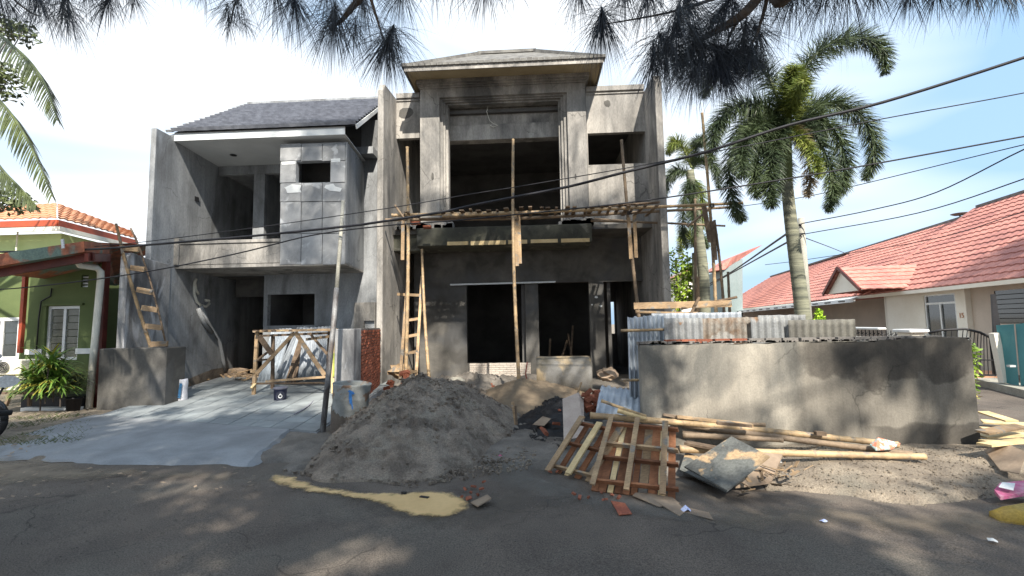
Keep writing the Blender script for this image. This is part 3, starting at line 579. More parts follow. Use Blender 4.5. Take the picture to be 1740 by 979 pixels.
# ================= brick pier between the two plots =================
bp=thing('brick_pier','short exposed red brick wall with plastered end beside the blue and grey drum','wall',(-3.7,9,0))
pa=P(568,620,8.2); pb=P(601,620,8.2); zt_=P(585,559,8.2).z; d2=(P(643,620,10.9)-pb); kk=(d2.x)/(d2.y)
w=MB(); w.box(pa.x,pb.x,8.2,8.55,-.1,zt_); w.build('plastered_end',oldwall,bp,bevel=.01)
w=MB(); w.box(pb.x-.14,pb.x-.008,8.4,11.15,-.1,zt_,kk,8.2); w.build('mortar_core',mortar,bp)
bme=MB().box(-.5,.5,-.5,.5,-.5,.5).mesh('brick',brick); z=.0; r=0
while z<zt_-.03:
    y=8.42-(.1 if r%2 else 0)
    while y<11.1:
        y0_,y1_=max(y,8.42),min(y+.208,11.12)
        if y1_-y0_>.03:
            o=link('brick',bme,bp,(pb.x+kk*((y0_+y1_)/2-8.2)-.02+random.uniform(-.006,.008),(y0_+y1_)/2,z+.028)); o.scale=(.06,y1_-y0_,.05); o.rotation_euler=(0,0,-math.atan(kk))
        y+=.22
    z+=.062; r+=1
# ================= garden wall on the right =================
gw=thing('garden_wall','long low grey plastered wall with sun blotches and brick top course at right','wall',(3.2,6,0))
GY=5.98; GX0=P(1090,640,GY).x; GX1=P(1658,660,GY).x; gz=P(1380,582,GY).z
w=MB(); n=60; vs=[]
topz=[gz+.02*nz2(i*.2,1,1.5)+( .03 if i>n*.72 else 0)-(.05 if i==n else 0)-( .015 if i<3 else 0) for i in range(n+1)]
for i in range(n+1):
    x=GX0+(GX1-GX0)*i/n; vs+=[(x,GY,-.1),(x,GY+.006*nz2(x,0,3),topz[i]),(x,GY+.15,topz[i]),(x,GY+.15,-.1)]
w.add(vs,[(4*i+k,4*i+4+k,4*i+5+k,4*i+1+k) for i in range(n) for k in range(3)]+[(0,1,2,3),(4*n+3,4*n+2,4*n+1,4*n)])
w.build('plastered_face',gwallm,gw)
bl=MB().box(-.5,.5,-.5,.5,-.5,.5).mesh('top_brick',brickL); bl_old=MB().box(-.5,.5,-.5,.5,-.5,.5).mesh('top_brick_mortared',mortar); x=GX0+.33
while x<GX1-.35:
    l=.2; o=link('brick',bl if x<2.6 else bl_old,gw,(x+l/2,GY+.085,gz+.035)); o.scale=(l-.012,.10,.05); o.rotation_euler=(0,0,random.uniform(-.03,.03)); x+=l+random.uniform(.0,.03)
w=MB()
for k in range(150):
    x=random.uniform(GX0,GX1); s=random.uniform(.008,.022); z=gz+.01; w.box(x-s*1.6,x+s*1.6,GY+.005,GY+.04,z,z+s*1.4)
for k in range(40):
    x=random.uniform(GX0,GX0+.45); s=random.uniform(.015,.03); w.box(x-s,x+s,GY+.02,GY+.12,gz,gz+s*1.6)
o=w.build('mortar_crumbs',mortar,gw); o['kind']='stuff'
# ================= green neighbour house =================
gh=thing('green_house','olive green house with rusty red awning and white downpipe behind the leafy plant','house',(-10,9.3,0))
GYY=9.3
a=Rc(45,445,166,705,GYY); Wg=Rc(76,520,133,612,GYY); Vg=Rc(138,467,150,488,GYY)
zaw=P(140,415,9.0).z
w=MB(); w.wall(a[0],a[1],-.1,zaw-.25,GYY,GYY+.15,[Wg,Vg]); w.box(a[0],a[0]+.15,GYY+.15,12,-.1,zaw-.25); w.build('wall',greenw,gh)
w=MB(); c=P(-60,500,11.5); w.wall(c.x,a[0],-.1,zaw,11.5,11.6,[Rc(-30,540,34,612,11.5)]); w.build('porch_wall',greenw,gh)
def win(par,r,Y,cols,rows,fm,gm,t=.04,name='window'):
    f=MB(); f.wall(r[0],r[1],r[2],r[3],Y,Y+.06,[(r[0]+t+(r[1]-r[0]-t)/cols*i,r[0]+(r[1]-r[0]-t)/cols*(i+1),r[2]+t,r[3]-t) for i in range(cols)]); fo=f.build(name,fm,par)
    for i in range(cols):
        for j in range(rows):
            x0_=r[0]+t+(r[1]-r[0]-t)/cols*i; x1_=r[0]+(r[1]-r[0]-t)/cols*(i+1); z0_=r[2]+t+(r[3]-r[2]-2*t)/rows*j; z1_=z0_+(r[3]-r[2]-2*t)/rows-.012
            MB().box(x0_,x1_,Y+.025+.008*(j%2),Y+.035+.008*(j%2),z0_,z1_).build('pane',gm,fo)
    return fo
win(gh,(Wg[0],Wg[1],Wg[2],Wg[3]),GYY+.05,2,7,alum,curt,.06)
w=MB(); 
for i in range(4): z=Vg[2]+(Vg[3]-Vg[2])*i/4; w.box(Vg[0],Vg[1],GYY+.04,GYY+.1,z,z+.035)
w.build('vent_slat',alum,gh)
w=MB(); w.box(Wg[0]-.05,Wg[1]+.1,GYY-.05,GYY,Wg[3]+.01,Wg[3]+.05); w.build('window_hood',greenw,gh)
r=Rc(-30,540,34,612,11.5); win(gh,r,11.5,2,3,white,glass,.09)
za=P(60,595,GYY-.02).z; zb=P(60,601,GYY-.02).z
w=MB(); w.box(a[0],Wg[0]-.03,GYY-.02,GYY,zb-.02,za+.02); w.build('white_band',white,gh); w=MB(); w.box(Wg[1]-.02,a[1],GYY-.021,GYY,zb-.02,za+.02); w.build('white_band',white,gh)
w=MB(); w.tube([P(x,y,GYY-.03) for x,y in ((88,490),(86,503),(70,512),(66,540),(62,594))],.014,6); w.build('wall_cable',black,gh,smooth=True)
# awning: sloped rusty sheet with fascia; near corner sticks out
A0=P(-60,440,7.9); A1=P(143,410,8.3); A2=P(186,413,9.3); A3=Vector((A0.x,10.5,A2.z+.9)); 
w=MB(); th=Vector((0,0,.02)); B1=P(143,428,8.3); B0=P(-60,462,7.9); B2=P(186,432,9.3)
zA=(A0.z+A1.z)/2
w.add([A0,A1,B1,B0],[(3,2,1,0)]); w.add([A1,A2,B2,B1],[(3,2,1,0)])
T2=Vector((A2.x,11,A2.z+.25)); T0=Vector((A0.x,11,A0.z+.25)); w.add([A0,A1,A2,T2,T0],[(0,1,2,3,4)]); w.add([B0+th,B1+th,B2+th,Vector((T2.x,11,B2.z)),Vector((T0.x,11,B0.z))],[(0,1,2,3,4)])
w.build('awning',rustroof,gh)
w=MB(); w.beam(B0+Vector((0,.25,-.06)),B1+Vector((0,.2,-.06)),.06,.16); w.beam(B1+Vector((0,.05,-.1)),B2+Vector((0,0,-.08)),.06,.16); w.build('awning_beam',redm,gh)
w=MB(); p0=P(44,462,9.0); p1=P(34,600,9.0); w.beam(p1,p0,.07,.07); w.build('post',orangem,gh)
c0=P(0,462,8.2); w=MB(); 
w=MB(); pp=P(176,560,9.25); w.box(pp.x-.07,pp.x+.03,9.2,9.3,-.05,B2.z); w.build('corner_post',redm,gh)
dp=[P(x,y,Y) for x,y,Y in ((133,422,8.6),(131,444,8.6),(136,451,8.65),(164,455,9.05),(171,462,9.1),(171,475,9.1),(163,560,9.1),(150,703,9.05))]
MB().tube(dp,.062,10).build('downpipe',pvc,gh,smooth=True)
w=MB(); p=P(110,412,8.2); w.beam(p+Vector((0,-.02,-.12)),p+Vector((-.03,-.02,.06)),.05,.02); w.build('gutter_strap',alum,gh)
w=MB(); q=P(0,440,8.4); w.box(-13,a[0],9.2,11.5,zaw-.35,zaw-.3); w.build('porch_ceiling',cream,gh)
# ================= orange roofed house behind =================
oh=thing('orange_roof_house','pale green upper storey with bright orange tiled hip roof beyond the rusty awning','house',(-13,13,0))
e0=P(-120,378,11.5); e1=P(97,371,11.5); e2=P(233,405,14.5); zE=e1.z; e0.z=zE; e2.z=zE
r1=P(97,346,13.0); r0_=Vector((e0.x,13.2,r1.z)); r2=P(222,393,15.6); r1v=Vector((r1.x,13.2,r1.z))
o=tileroof(MB(),e0,e1,r1,r0_,.30,.24,.03,.03,5).build('roof_tiles',terra,oh); o['kind']='stuff'
o=tileroof(MB(),e1,e2,r2,r1,.30,.24,.03,.03,5).build('roof_tiles',terra,oh); o['kind']='stuff'
w=MB(); 
for p,q in ((e0,e1),(e1,e2)):
    w.beam(p-Vector((0,-.02,.12)),q-Vector((0,-.02,.12)),.04,.17)
w.build('fascia_board',orangem,oh)
w=MB(); 
for p,q in ((e0,e1),(e1,e2)):
    w.beam(p-Vector((0,-.05,.27)),q-Vector((0,-.05,.27)),.06,.12)
w.build('eave_trim',cream,oh)
w=MB(); i1=e1+Vector((-.4,.5,-.3)); i0=e0+Vector((0,.5,-.3)); i2=e2+Vector((-.5,.2,-.3))
w.add([i0,i1,Vector((i1.x,i1.y,0)),Vector((i0.x,i0.y,0)),i2,Vector((i2.x,i2.y,0))],[(3,2,1,0),(2,5,4,1)]); w.build('wall',lgreen,oh)
w=MB(); w.tube([P(31,385,11.9),P(27,430,11.9)],.02,6); w.build('downpipe',cream,oh)
# ================= red roofed house row, right =================
rh=thing('red_roof_house','long single storey cream house with red tiled roof along the side street','house',(14,16,0))
EA=P(1800,466,11.2); 
# street direction of the row
dirv=Vector((P(1270,524,36).x-EA.x,36-11.2,0)).normalized(); nrm=Vector((dirv.y,-dirv.x,0))   # nrm points away from the street
def rq(s,n,z): return EA+dirv*s+nrm*n+Vector((0,0,z-EA.z))
ze_=EA.z; zr2=ze_+2.15; dep=3.6
Ltot=(Vector((P(1262,524,36).x,36,0))-Vector((EA.x,11.2,0))).length*1.5
def seg(s0,s1,ze0,zr0,dp_,sl=0,sr=0):
    return tileroof(MB(),rq(s1,0,ze0),rq(s0,0,ze0),rq(s0-sr,dp_,zr0),rq(s1-sl,dp_,zr0),.34,.30,.035,.035,4)
s1=9.0
o=seg(-3,s1,ze_,P(1471,408,22.5).z and ze_+3.5,4.6).build('roof_tiles',redtile,rh); o['kind']='stuff'
o=seg(s1+.15,19,ze_,ze_+3.25,4.6).build('roof_tiles',redtile,rh); o['kind']='stuff'
o=seg(19.15,Ltot,ze_,ze_+3.1,4.6,sl=3.5).build('roof_tiles',redtile,rh); o['kind']='stuff'
w=MB(); w.beam(rq(-3,4.6,ze_+3.55),rq(s1,4.6,ze_+3.55),.16,.10); w.beam(rq(s1,4.6,ze_+3.3),rq(Ltot-3.5,4.6,ze_+3.18),.16,.1)
w.build('ridge_cap',oldtile,rh)
w=MB(); w.beam(rq(s1+.08,0,ze_+.08),rq(s1+.08,4.6,ze_+3.5),.28,.08); w.build('party_ridge',redtile,rh); w=MB(); w.beam(rq(19.08,0,ze_+.08),rq(19.08,4.6,ze_+3.2),.3,.08); w.build('party_ridge',redtile,rh)
w=MB(); w.add([rq(-3,4.6,ze_+3.5),rq(Ltot-3.5,4.6,ze_+3.1),rq(Ltot,9.2,ze_),rq(-3,9.2,ze_)],[(0,1,2,3)]); w.add([rq(Ltot,0,ze_),rq(Ltot-3.5,4.6,ze_+3.1),rq(Ltot,9.2,ze_)],[(0,1,2)]); w.build('rear_roof',redtile,rh)
w=MB(); w.beam(rq(-3,-.02,ze_-.06),rq(11.5,-.02,ze_-.06),.04,.12); w.beam(rq(16,-.02,ze_-.06),rq(Ltot,-.02,ze_-.06),.04,.12); w.build('fascia_board',cream,rh)
def swall(name,m,s0,s1,z0,z1,n0=.45,th=.15,holes=()):
    w=MB(); w.wall(s0,s1,z0,z1,0,th,holes); vs=[rq(v[0],n0+v[1],v[2]) for v in w.v]; w.v=[tuple(v) for v in vs]; return w.build(name,m,rh)
# parameter s for a pixel column on the front wall plane
def sfor(px,n=.45,y=560):
    d=FW+RT*((px-W/2)/F)+UP*(-(y-H/2)/F); o_=EA+nrm*n; den=d.x*(-nrm.x)+d.y*(-nrm.y)
    t=((EYE-o_).x*nrm.x+(EYE-o_).y*nrm.y)/den; p=EYE+d*t; return (p-o_).dot(dirv)
def zfor(px,py,n=.45):
    d=FW+RT*((px-W/2)/F)+UP*(-(py-H/2)/F); o_=EA+nrm*n; den=d.x*(-nrm.x)+d.y*(-nrm.y)
    t=((EYE-o_).x*nrm.x+(EYE-o_).y*nrm.y)/den; return (EYE+d*t).z
sA,sB=sfor(1628),sfor(1574); zd=zfor(1600,500); zm=zfor(1600,517)
sC,sD=sfor(1690),sfor(1645); sE=sfor(1508)
swall('wall',cream,sfor(1645),sE,-.1,ze_,holes=[(sA,sB,0,zd)])
swall('wall',beige,-3,sfor(1645),-.1,ze_,n0=.6,holes=[(sfor(1760,.6),sfor(1695,.6),zfor(1720,550,.6),zfor(1720,492,.6))])
swall('porch_back_wall',beige,sE,Ltot-.5,-.1,ze_,n0=2.4)
w=MB(); p0=rq(sE,.45,0); p1=rq(sE,2.5,0); w.beam(p0+Vector((0,0,ze_/2)),p1+Vector((0,0,ze_/2)),.12,ze_); w.build('porch_side_wall',cream,rh)
def sbox(name,m,s0,s1,n0,n1,z0,z1,par=None):
    w=MB(); w.hexa([rq(s0,n0,z0),rq(s1,n0,z0),rq(s1,n1,z0),rq(s0,n1,z0),rq(s0,n0,z1),rq(s1,n0,z1),rq(s1,n1,z1),rq(s0,n1,z1)]); return w.build(name,m,par or rh)
# door with two leaves and the transom
dn=MB(); fo=sbox('door',white,sA,sB,.50,.54,.0,.05)
t=.07; mid=(sA+sB)/2
for a_,b_,c_,d_ in ((sA,sA+t,0,zd),(sB-t,sB,0,zd),(mid-t/2,mid+t/2,0,zm),(sA+t,sB-t,zm,zm+t),(sA+t,sB-t,zd-.04,zd)):
    sbox('door_frame',alum,a_,b_,.47,.53,c_,d_,fo)
sbox('pane',glass,sA+t,mid-t/2,.51,.52,.05,zm,fo); sbox('pane',glass,mid+t/2,sB-t,.51,.52,.05,zm,fo); sbox('pane',glass,sA+t,sB-t,.51,.52,zm+t,zd-.04,fo)
# house number beside the door
tx=bpy.data.curves.new('house_number','FONT'); tx.body='15'; tx.size=.22; tx.extrude=.006; tx.align_x='CENTER'
to=bpy.data.objects.new('tmp',tx); COL.objects.link(to); me=bpy.data.meshes.new_from_object(to.evaluated_get(bpy.context.evaluated_depsgraph_get())); bpy.data.objects.remove(to)
me.materials.clear(); me.materials.append(terra); sn=sfor(1636,.44); zn=zfor(1636,540,.44)
on=link('house_number',me,rh,rq(sn,.435,zn)); on.rotation_euler=Matrix(((-dirv.x,0,-nrm.x),(-dirv.y,0,-nrm.y),(0,1,0))).to_euler()
# louvred window at the far right
s0_,s1_=sfor(1760,.6),sfor(1695,.6); z0_,z1_=zfor(1720,550,.6),zfor(1720,492,.6)
fo=sbox('window',black,s0_,s1_,.70,.74,z0_,z1_)
for k in range(7): sbox('pane',glass,s0_,s1_,.62,.69,z0_+(z1_-z0_)*k/7+.02,z0_+(z1_-z0_)*(k+1)/7,fo)
w=MB(); w.extr([rq(-2.9,.6,-.1),rq(-2.9,8.6,-.1),rq(-2.9,8.6,ze_),rq(-2.9,4.6,ze_+3.4),rq(-2.9,.6,ze_+.3)],dirv*.15); w.build('end_wall',cream,rh)
# porch gable
gs=sfor(1424,-.3,430); 
gl,gr,gc=sfor(1402,-1.3,490),sfor(1462,-1.3,490),sfor(1427,-1.3,470); gz0=ze_+.10; gzt=gz0+.95; pk=rq(gc,-1.2,gzt)
w=MB(); w.add([rq(gl,-1.2,gz0),rq(gr,-1.2,gz0),pk],[(0,1,2)]); w.build('porch_gable',cream,rh)
m_=MB(); tileroof(m_,rq(gr-.1,-1.35,gz0),rq(gr-.1,.9,gz0),rq(gc,1.3,gzt+.03),rq(gc,-1.35,gzt+.03),.3,.3,.03,.03,4); tileroof(m_,rq(gl+.1,.9,gz0),rq(gl+.1,-1.35,gz0),rq(gc,-1.35,gzt+.03),rq(gc,1.3,gzt+.03),.3,.3,.03,.03,4)
o=m_.build('porch_roof_tiles',redtile,rh); o['kind']='stuff'
for e_ in (gr-.1,gl+.1): w=MB(); w.beam(rq(e_,-1.36,gz0),rq(gc,-1.36,gzt+.05),.06,.12); w.build('barge_board',redm,rh)
# white carport beam with slots, along the far part
w=MB(); n0=-2.2; w.beam(rq(8.6,-.3,ze_-.18),rq(Ltot+2,n0,ze_-.42),.08,.16); w.build('carport_beam',white,rh)
for k in range(26):
    w=MB()
    t=.02+k*.037; p=rq(8.6,-.3,ze_-.18).lerp(rq(Ltot+2,n0,ze_-.42),t)-nrm*.05; q=rq(8.6,-.3,ze_-.18).lerp(rq(Ltot+2,n0,ze_-.42),t+.016)-nrm*.05; w.beam(p,q,.02,.05); w.build('beam_slot',black,rh)
w=MB(); w.add([rq(8.6,-.3,ze_-.1),rq(Ltot+2,n0,ze_-.34),rq(Ltot+2,0,ze_-.2),rq(9,0,ze_-.02)],[(0,1,2,3)]); w.build('carport_sheet',white,rh)
for s_ in (22,30): sbox('carport_post',white,s_,s_+.15,-1.4,-1.25,-.1,ze_-.3)
w=MB(); p=rq(s1+1.0,4.6,ze_+3.3); w.lathe([(0,.1),(.2,.13),(.30,.18),(.31,.20),(.2,.15),(0,.12)],p,16); w.tube([p-Vector((0,0,.4)),p+Vector((0,0,.12))],.03,6); w.build('satellite_dish',oldtile,rh,smooth=True)
# boundary wall with rail in front of the house, seen over the garden wall
bw=thing('boundary_wall','low cream boundary wall with white cap and small iron railing before the red roofed house','wall',rq(7,-2.6,0))
def bbox(name,m,s0,s1,n0,n1,z0,z1):
    w=MB(); w.hexa([rq(s0,n0,z0),rq(s1,n0,z0),rq(s1,n1,z0),rq(s0,n1,z0),rq(s0,n0,z1),rq(s1,n0,z1),rq(s1,n1,z1),rq(s0,n1,z1)]); return w.build(name,m,bw,bevel=.02)
sx=sfor(1548,-2.6,575); zq=zfor(1548,562,-2.6)
bbox('pillar',cream,sx-.3,sx+.3,-2.75,-2.45,-.1,zq-.05); bbox('pillar_cap',white,sx-.38,sx+.38,-2.82,-2.38,zq-.05,zq+.04)
sy=sfor(1470,-2.6,570); bbox('wall_panel',cream,sx+.3,sfor(1400,-2.6,570),-2.68,-2.55,-.1,zq-.22); bbox('wall_cap',white,sfor(1500,-2.6,560),sfor(1430,-2.6,560),-2.72,-2.5,zq-.0,zq+.07)
for k in range(14):
    s_=sx+.4+k*.22; w=MB(); p=rq(s_,-2.61,zq-.25); w.tube([p,p+Vector((0,0,.24))],.014,5); w.tube([p+Vector((0,0,.1)),p+Vector((.06,0,.16)),p+dirv*.11+Vector((0,0,.1))],.01,5); w.build('rail_bar',black,bw)
# bright shrub tip
# gate of iron bars
gt=thing('iron_gate','black iron bar gate with arched top rail standing open beside the teal wall','gate',(10,11.6,0))
gp=[P(x,y,Y) for x,y,Y in ((1578,566,11.4),(1600,561,11.3),(1640,559,11.2),(1665,565,11.1),(1684,574,11.0))]
MB().tube(gp,.03,6).build('top_rail',black,gt,smooth=True)
p1=P(1684,574,11.0); p2=P(1692,638,11.0); MB().beam(p2,p1,.05,.05).build('gate_post',black,gt)
b0,b1_=P(1560,634,11.4),P(1692,638,11.0); MB().beam(b0,b1_,.04,.04).build('bottom_rail',black,gt)
m0,m1_=P(1560,611,11.4),P(1688,612,11.0); MB().beam(m0,m1_,.03,.03).build('middle_rail',black,gt)
for k in range(15):
    t=.12+k*.06; i=min(3,int(t*4)); f_=t*4-i; tp=gp[i].lerp(gp[i+1],f_); bt=b0.lerp(b1_,.1+.9*t); MB().tube([bt,tp],.009,5).build('bar',black,gt)
# porch step behind gate
st=MB(); st.hexa([P(1560,650,11.6),P(1700,650,11.6),P(1700,648,13.0),P(1560,648,13)]+[P(1560,640,11.6),P(1700,640,11.6),P(1700,630,13.0),P(1560,628,13)]); tag(st.build('porch_step',terra),'tiled orange porch step behind the iron gate','step')
pp=MB(); a=P(1690,560,10.6); c=P(1705,645,10.6); pp.beam(P(1706,650,10.6),P(1689,566,10.6),.12,.12); tag(pp.build('gate_pillar',cream),'slim cream gate pillar between the iron gate and the teal panel','pillar')
# teal panel fence
tf=thing('teal_fence','solid teal painted metal panel fence at the right edge of the street','fence',(10.6,10,0))
q=[P(1693,553,10.6),P(1790,546,9.6),P(1790,672,9.6),P(1706,650,10.6)]
w=MB(); m_=q[0].lerp(q[1],.33); n_=q[3].lerp(q[2],.33); ex=Vector((.03,.04,0))
w.extr([q[0],m_,n_,q[3]],ex); w.build('panel',teal,tf); w=MB(); g_=Vector((.02,-.02,0)); w.extr([m_+g_,q[1],q[2],n_+g_],ex); w.build('panel',teal,tf)
p=P(1717,622,10.2); MB().box(p.x-.06,p.x+.06,p.y-.05,p.y+.02,p.z-.02,p.z+.02).build('latch',alum,tf)
w=MB(); qq=[P(1686,500,10.7),P(1692,500,10.7),P(1700,553,10.7),P(1690,570,10.7)]; w.extr(qq,(.05,.1,0)); w.build('post',black,tf)
# kerb on the far side of the side street
kb=MB(); k0=Vector((8.9,7.9,0)); k1=Vector((10.35,11.5,0)); k2=Vector((15.5,24,0)); kd=(k1-k0).normalized(); kn=Vector((kd.y,-kd.x,0))
for a_,b_ in ((k0,k1),(k1,k2)): kb.hexa([a_-Vector((0,0,.1)),a_+kn*.5-Vector((0,0,.1)),b_+kn*.5-Vector((0,0,.1)),b_-Vector((0,0,.1)),a_+Vector((0,0,.14)),a_+kn*.5+Vector((0,0,.14)),b_+kn*.5+Vector((0,0,.14)),b_+Vector((0,0,.14))])
tag(kb.build('kerb',polem),kind='structure')
# far houses seen between wall and palms
fh=thing('far_house','small far cream house with red gable roof seen between the palm trunks','house',(9,34,0))
a=P(1212,460,34); c=P(1300,418,34); zf=P(1250,470,34).z
w=MB(); q=[P(1211,460,34),P(1245,437,34),P(1296,416,36),P(1232,458,34)]; w.extr([q[0],q[1],q[2],q[3]],(0,2,.0)); w.build('roof',redtile,fh)
q=[P(1228,460,34.2),P(1250,446,34.2),P(1262,440,34.6),P(1262,540,34.2),P(1228,560,34.2)]; MB().extr(q,(0,3,0)).build('wall',mat('pale_blue_paint',(.22,.27,.27),(.19,.24,.24),1),fh)
f2=thing('cream_house','far cream house with flat eave behind the bushy tree','house',(7,30,0))
q=Rc(1158,462,1188,560,30); MB().box(q[0],q[1],30,34,-.1,q[3]).build('wall',cream,f2); q=Rc(1168,455,1205,463,29.5)
w=MB(); w.extr([P(1150,470,29.4),P(1180,452,29.4),P(1205,447,30),P(1192,456,29.4),P(1180,462,29.4)],(0,3,0)); w.build('roof',redtile,f2)
# ================= heaps =================
def heap(name,label,cat,m,peak,foot,pw=1.0,amp=.03,sc=3,rings=60,seg=150,kind=None,group=None,shoulder=.0):
    foot=[Vector((p.x,p.y)) for p in foot]; c=Vector((peak.x,peak.y)); fa=sorted((math.atan2((p-c).y,(p-c).x),(p-c).length) for p in foot)
    def rad(t):
        for i in range(len(fa)):
            a,ra=fa[i]; b_,rb=fa[(i+1)%len(fa)]
            if i==len(fa)-1: b_+=2*math.pi
            for tt in (t,t+2*math.pi):
                if a<=tt<=b_: s=(tt-a)/(b_-a); s=s*s*(3-2*s); return ra*(1-s)+rb*s
        return fa[0][1]
    vs=[(c.x,c.y,peak.z)]
    for j in range(1,rings+1):
        for i in range(seg):
            t=-math.pi+2*math.pi*i/seg; r=j/rings; R_=rad(t)*(1+.06*nz2(math.cos(t)*2,math.sin(t)*2,1,peak.x)); x=c.x+math.cos(t)*R_*r; y=c.y+math.sin(t)*R_*r
            h=max(0,(1-r))**pw*(1-shoulder)+shoulder*(1-r**3); ed=min(1,(1-r)*6)
            z=peak.z*h+amp*ed*(nz2(x,y,sc,1)-1.1*abs(nz2(x,y,sc*1.7,7))+.6*nz2(x,y,sc*3,4)+.35*nz2(x,y,sc*9,6)+.2*nz2(x,y,sc*22,9)); 
            vs.append((x,y,max(z,-.05) if r<.99 else -.04))
    fs=[(0,1+i,1+(i+1)%seg) for i in range(seg)]
    for j in range(rings-1):
        a=1+j*seg; b_=a+seg
        fs+=[(a+i,b_+i,b_+(i+1)%seg,a+(i+1)%seg) for i in range(seg)]
    o=MB().add(vs,fs).build(name,m,smooth=False if False else True); tag(o,label,cat,group,kind); return o
pk=P(712,636,6.7)
heap('sand_pile','big mound of dark wet sand heaped in front of the unfinished house','sand pile',sand,pk,
 [G(512,805),G(560,822),G(640,822),G(720,818),G(790,800),G(850,760),G(880,735),G(880,705),G(850,672),Vector((-1.0,9.6,0)),Vector((-2.4,9.3,0)),G(655,690),G(600,728),G(550,770)],1.0,.05,2.4,110,280,shoulder=.18)
heap('brown_sand_pile','smaller smooth heap of brown sand at the foot of the middle bamboo post','sand pile',bsand,P(885,642,9.6),
 [G(800,690),G(850,712),G(900,722),G(960,708),G(990,680),Vector((1.3,11,0)),Vector((-.8,11,0))],.95,.02,3,50,100,shoulder=.1)
heap('black_gravel_pile','low heap of black gravel between the sand and the pale leaning board','gravel pile',coalm,Vector((G(935,700).x+.1,G(935,700).y,.26)),
 [G(888,742),G(915,765),G(965,765),G(1000,730),G(985,690),G(940,690),G(905,705)],.8,.05,6,40,90)
heap('rubble_bank','broken ground of plaster dust and soil along the foot of the house','soil',wetsoil,Vector((-1.6,11.8,.35)),
 [Vector((-3.4,10.3,0)),Vector((-2,10.2,0)),Vector((-.5,10.9,0)),Vector((0.4,11.5,0)),Vector((1,12.9,0)),Vector((-1,13.2,0)),Vector((-3.3,12.9,0))],.8,.10,2.5,40,90)
# gravel lumps
def lumps(name,label,cat,m,pts,s0,s1,kind='stuff',zf=lambda x,y:.02,tri=True):
    b=MB()
    for (x,y) in pts:
        s=random.uniform(s0,s1); z=zf(x,y); c=Vector((x,y,z+s*.3)); q=[]
        for k in range(8): q.append(c+Vector(((k&1)*2-1,((k>>1)&1)*2-1,((k>>2)&1)*2-1))*s*random.uniform(.35,.9))
        b.add(q,[(0,2,3,1),(4,5,7,6),(0,1,5,4),(2,6,7,3),(0,4,6,2),(1,3,7,5)])
    return tag(b.build(name,m),label,cat,kind=kind)
def surf(x,y):  # drop onto whatever is there later
    return .03
def inpoly(pts,n):
    xs=[p.x for p in pts]; ys=[p.y for p in pts]; out=[]
    while len(out)<n:
        x=random.uniform(min(xs),max(xs)); y=random.uniform(min(ys),max(ys)); c=False; j=len(pts)-1
        for i in range(len(pts)):
            if (pts[i].y>y)!=(pts[j].y>y) and x<(pts[j].x-pts[i].x)*(y-pts[i].y)/(pts[j].y-pts[i].y)+pts[i].x: c=not c
            j=i
        if c: out.append((x,y))
    return out
GC=Vector((G(935,700).x+.1,G(935,700).y))
hp_=[o for o in COL.objects if o.name=='sand_pile'][0]; hv=[hp_.matrix_world@v.co if False else v.co+hp_.location for v in hp_.data.vertices]; b=MB(); k=0
while k<1500:
    v=random.choice(hv); q=nz2(v.x,v.y,1.6,12)
    if v.z<.02 or q<random.uniform(-.35,.45): continue
    k+=1; s=random.choice((.008,.012,.016,.022))*random.uniform(.7,1.5); c=v+Vector((random.uniform(-.02,.02),random.uniform(-.02,.02),s*.2)); q=[c+Vector(((i&1)*2-1,((i>>1)&1)*2-1,((i>>2)&1)*1.4-.7))*s*random.uniform(.4,1) for i in range(8)]
    b.add(q,[(0,2,3,1),(4,5,7,6),(0,1,5,4),(2,6,7,3),(0,4,6,2),(1,3,7,5)])
tag(b.build('clods',sand,hp_)); hp_.children[0]['kind']='stuff'
lumps('gravel_stones','loose black gravel stones lying over the dark heap','gravel',coalm,inpoly([G(895,745),G(960,768),G(1000,730),G(985,692),G(930,692)],1500),.008,.022,zf=lambda x,y:max(.03,.24*(1-(Vector((x,y))-GC).length/1.0)))
lumps('sand_clods','wet clods and pebbles scattered around the foot of the dark sand','clods',sand,inpoly([G(470,800),G(700,830),G(900,800),G(930,720),G(870,735),G(800,800),G(520,812)],900),.006,.022,zf=lambda x,y:.015)
lumps('street_grit','small stones and grit scattered over the asphalt road','grit',wetsoil,inpoly([G(-50,979),G(1790,979),G(1790,850),G(900,850),G(-50,790)],1500),.001,.0045,zf=lambda x,y:.0)
lumps('dirt_crumbs','crumbs of soil and plaster lying on the strip before the garden wall','crumbs',soil,inpoly([G(1180,850),G(1640,870),G(1730,800),G(1680,770),G(1250,770)],1800),.003,.012,zf=lambda x,y:lotz(x,y)+.07*max(0,1-abs(y-5.2)/.9)*max(0,min(1,(x-2.6))))
# puddle
pts=[G(*q) for q in ((455,812),(470,806),(500,812),(525,822),(560,832),(610,838),(660,840),(720,836),(770,838),(790,848),(795,866),(770,878),(735,884),(700,880),(668,868),(640,855),(600,848),(540,840),(500,832),(470,824))]
wat=bpy.data.materials.new('muddy_water'); wat.use_nodes=True; bs=wat.node_tree.nodes['Principled BSDF']; bs.inputs['Base Color'].default_value=(.44,.31,.145,1); bs.inputs['Roughness'].default_value=.28; bs.inputs['Specular IOR Level'].default_value=.25
nn=wat.node_tree.nodes.new('ShaderNodeTexNoise'); nn.inputs['Scale'].default_value=1.6; nn.inputs['Detail'].default_value=5; rr_=wat.node_tree.nodes.new('ShaderNodeValToRGB'); rr_.color_ramp.elements[0].color=(.36,.25,.12,1); rr_.color_ramp.elements[1].color=(.50,.36,.18,1); rr_.color_ramp.elements[0].position=.35; rr_.color_ramp.elements[1].position=.65
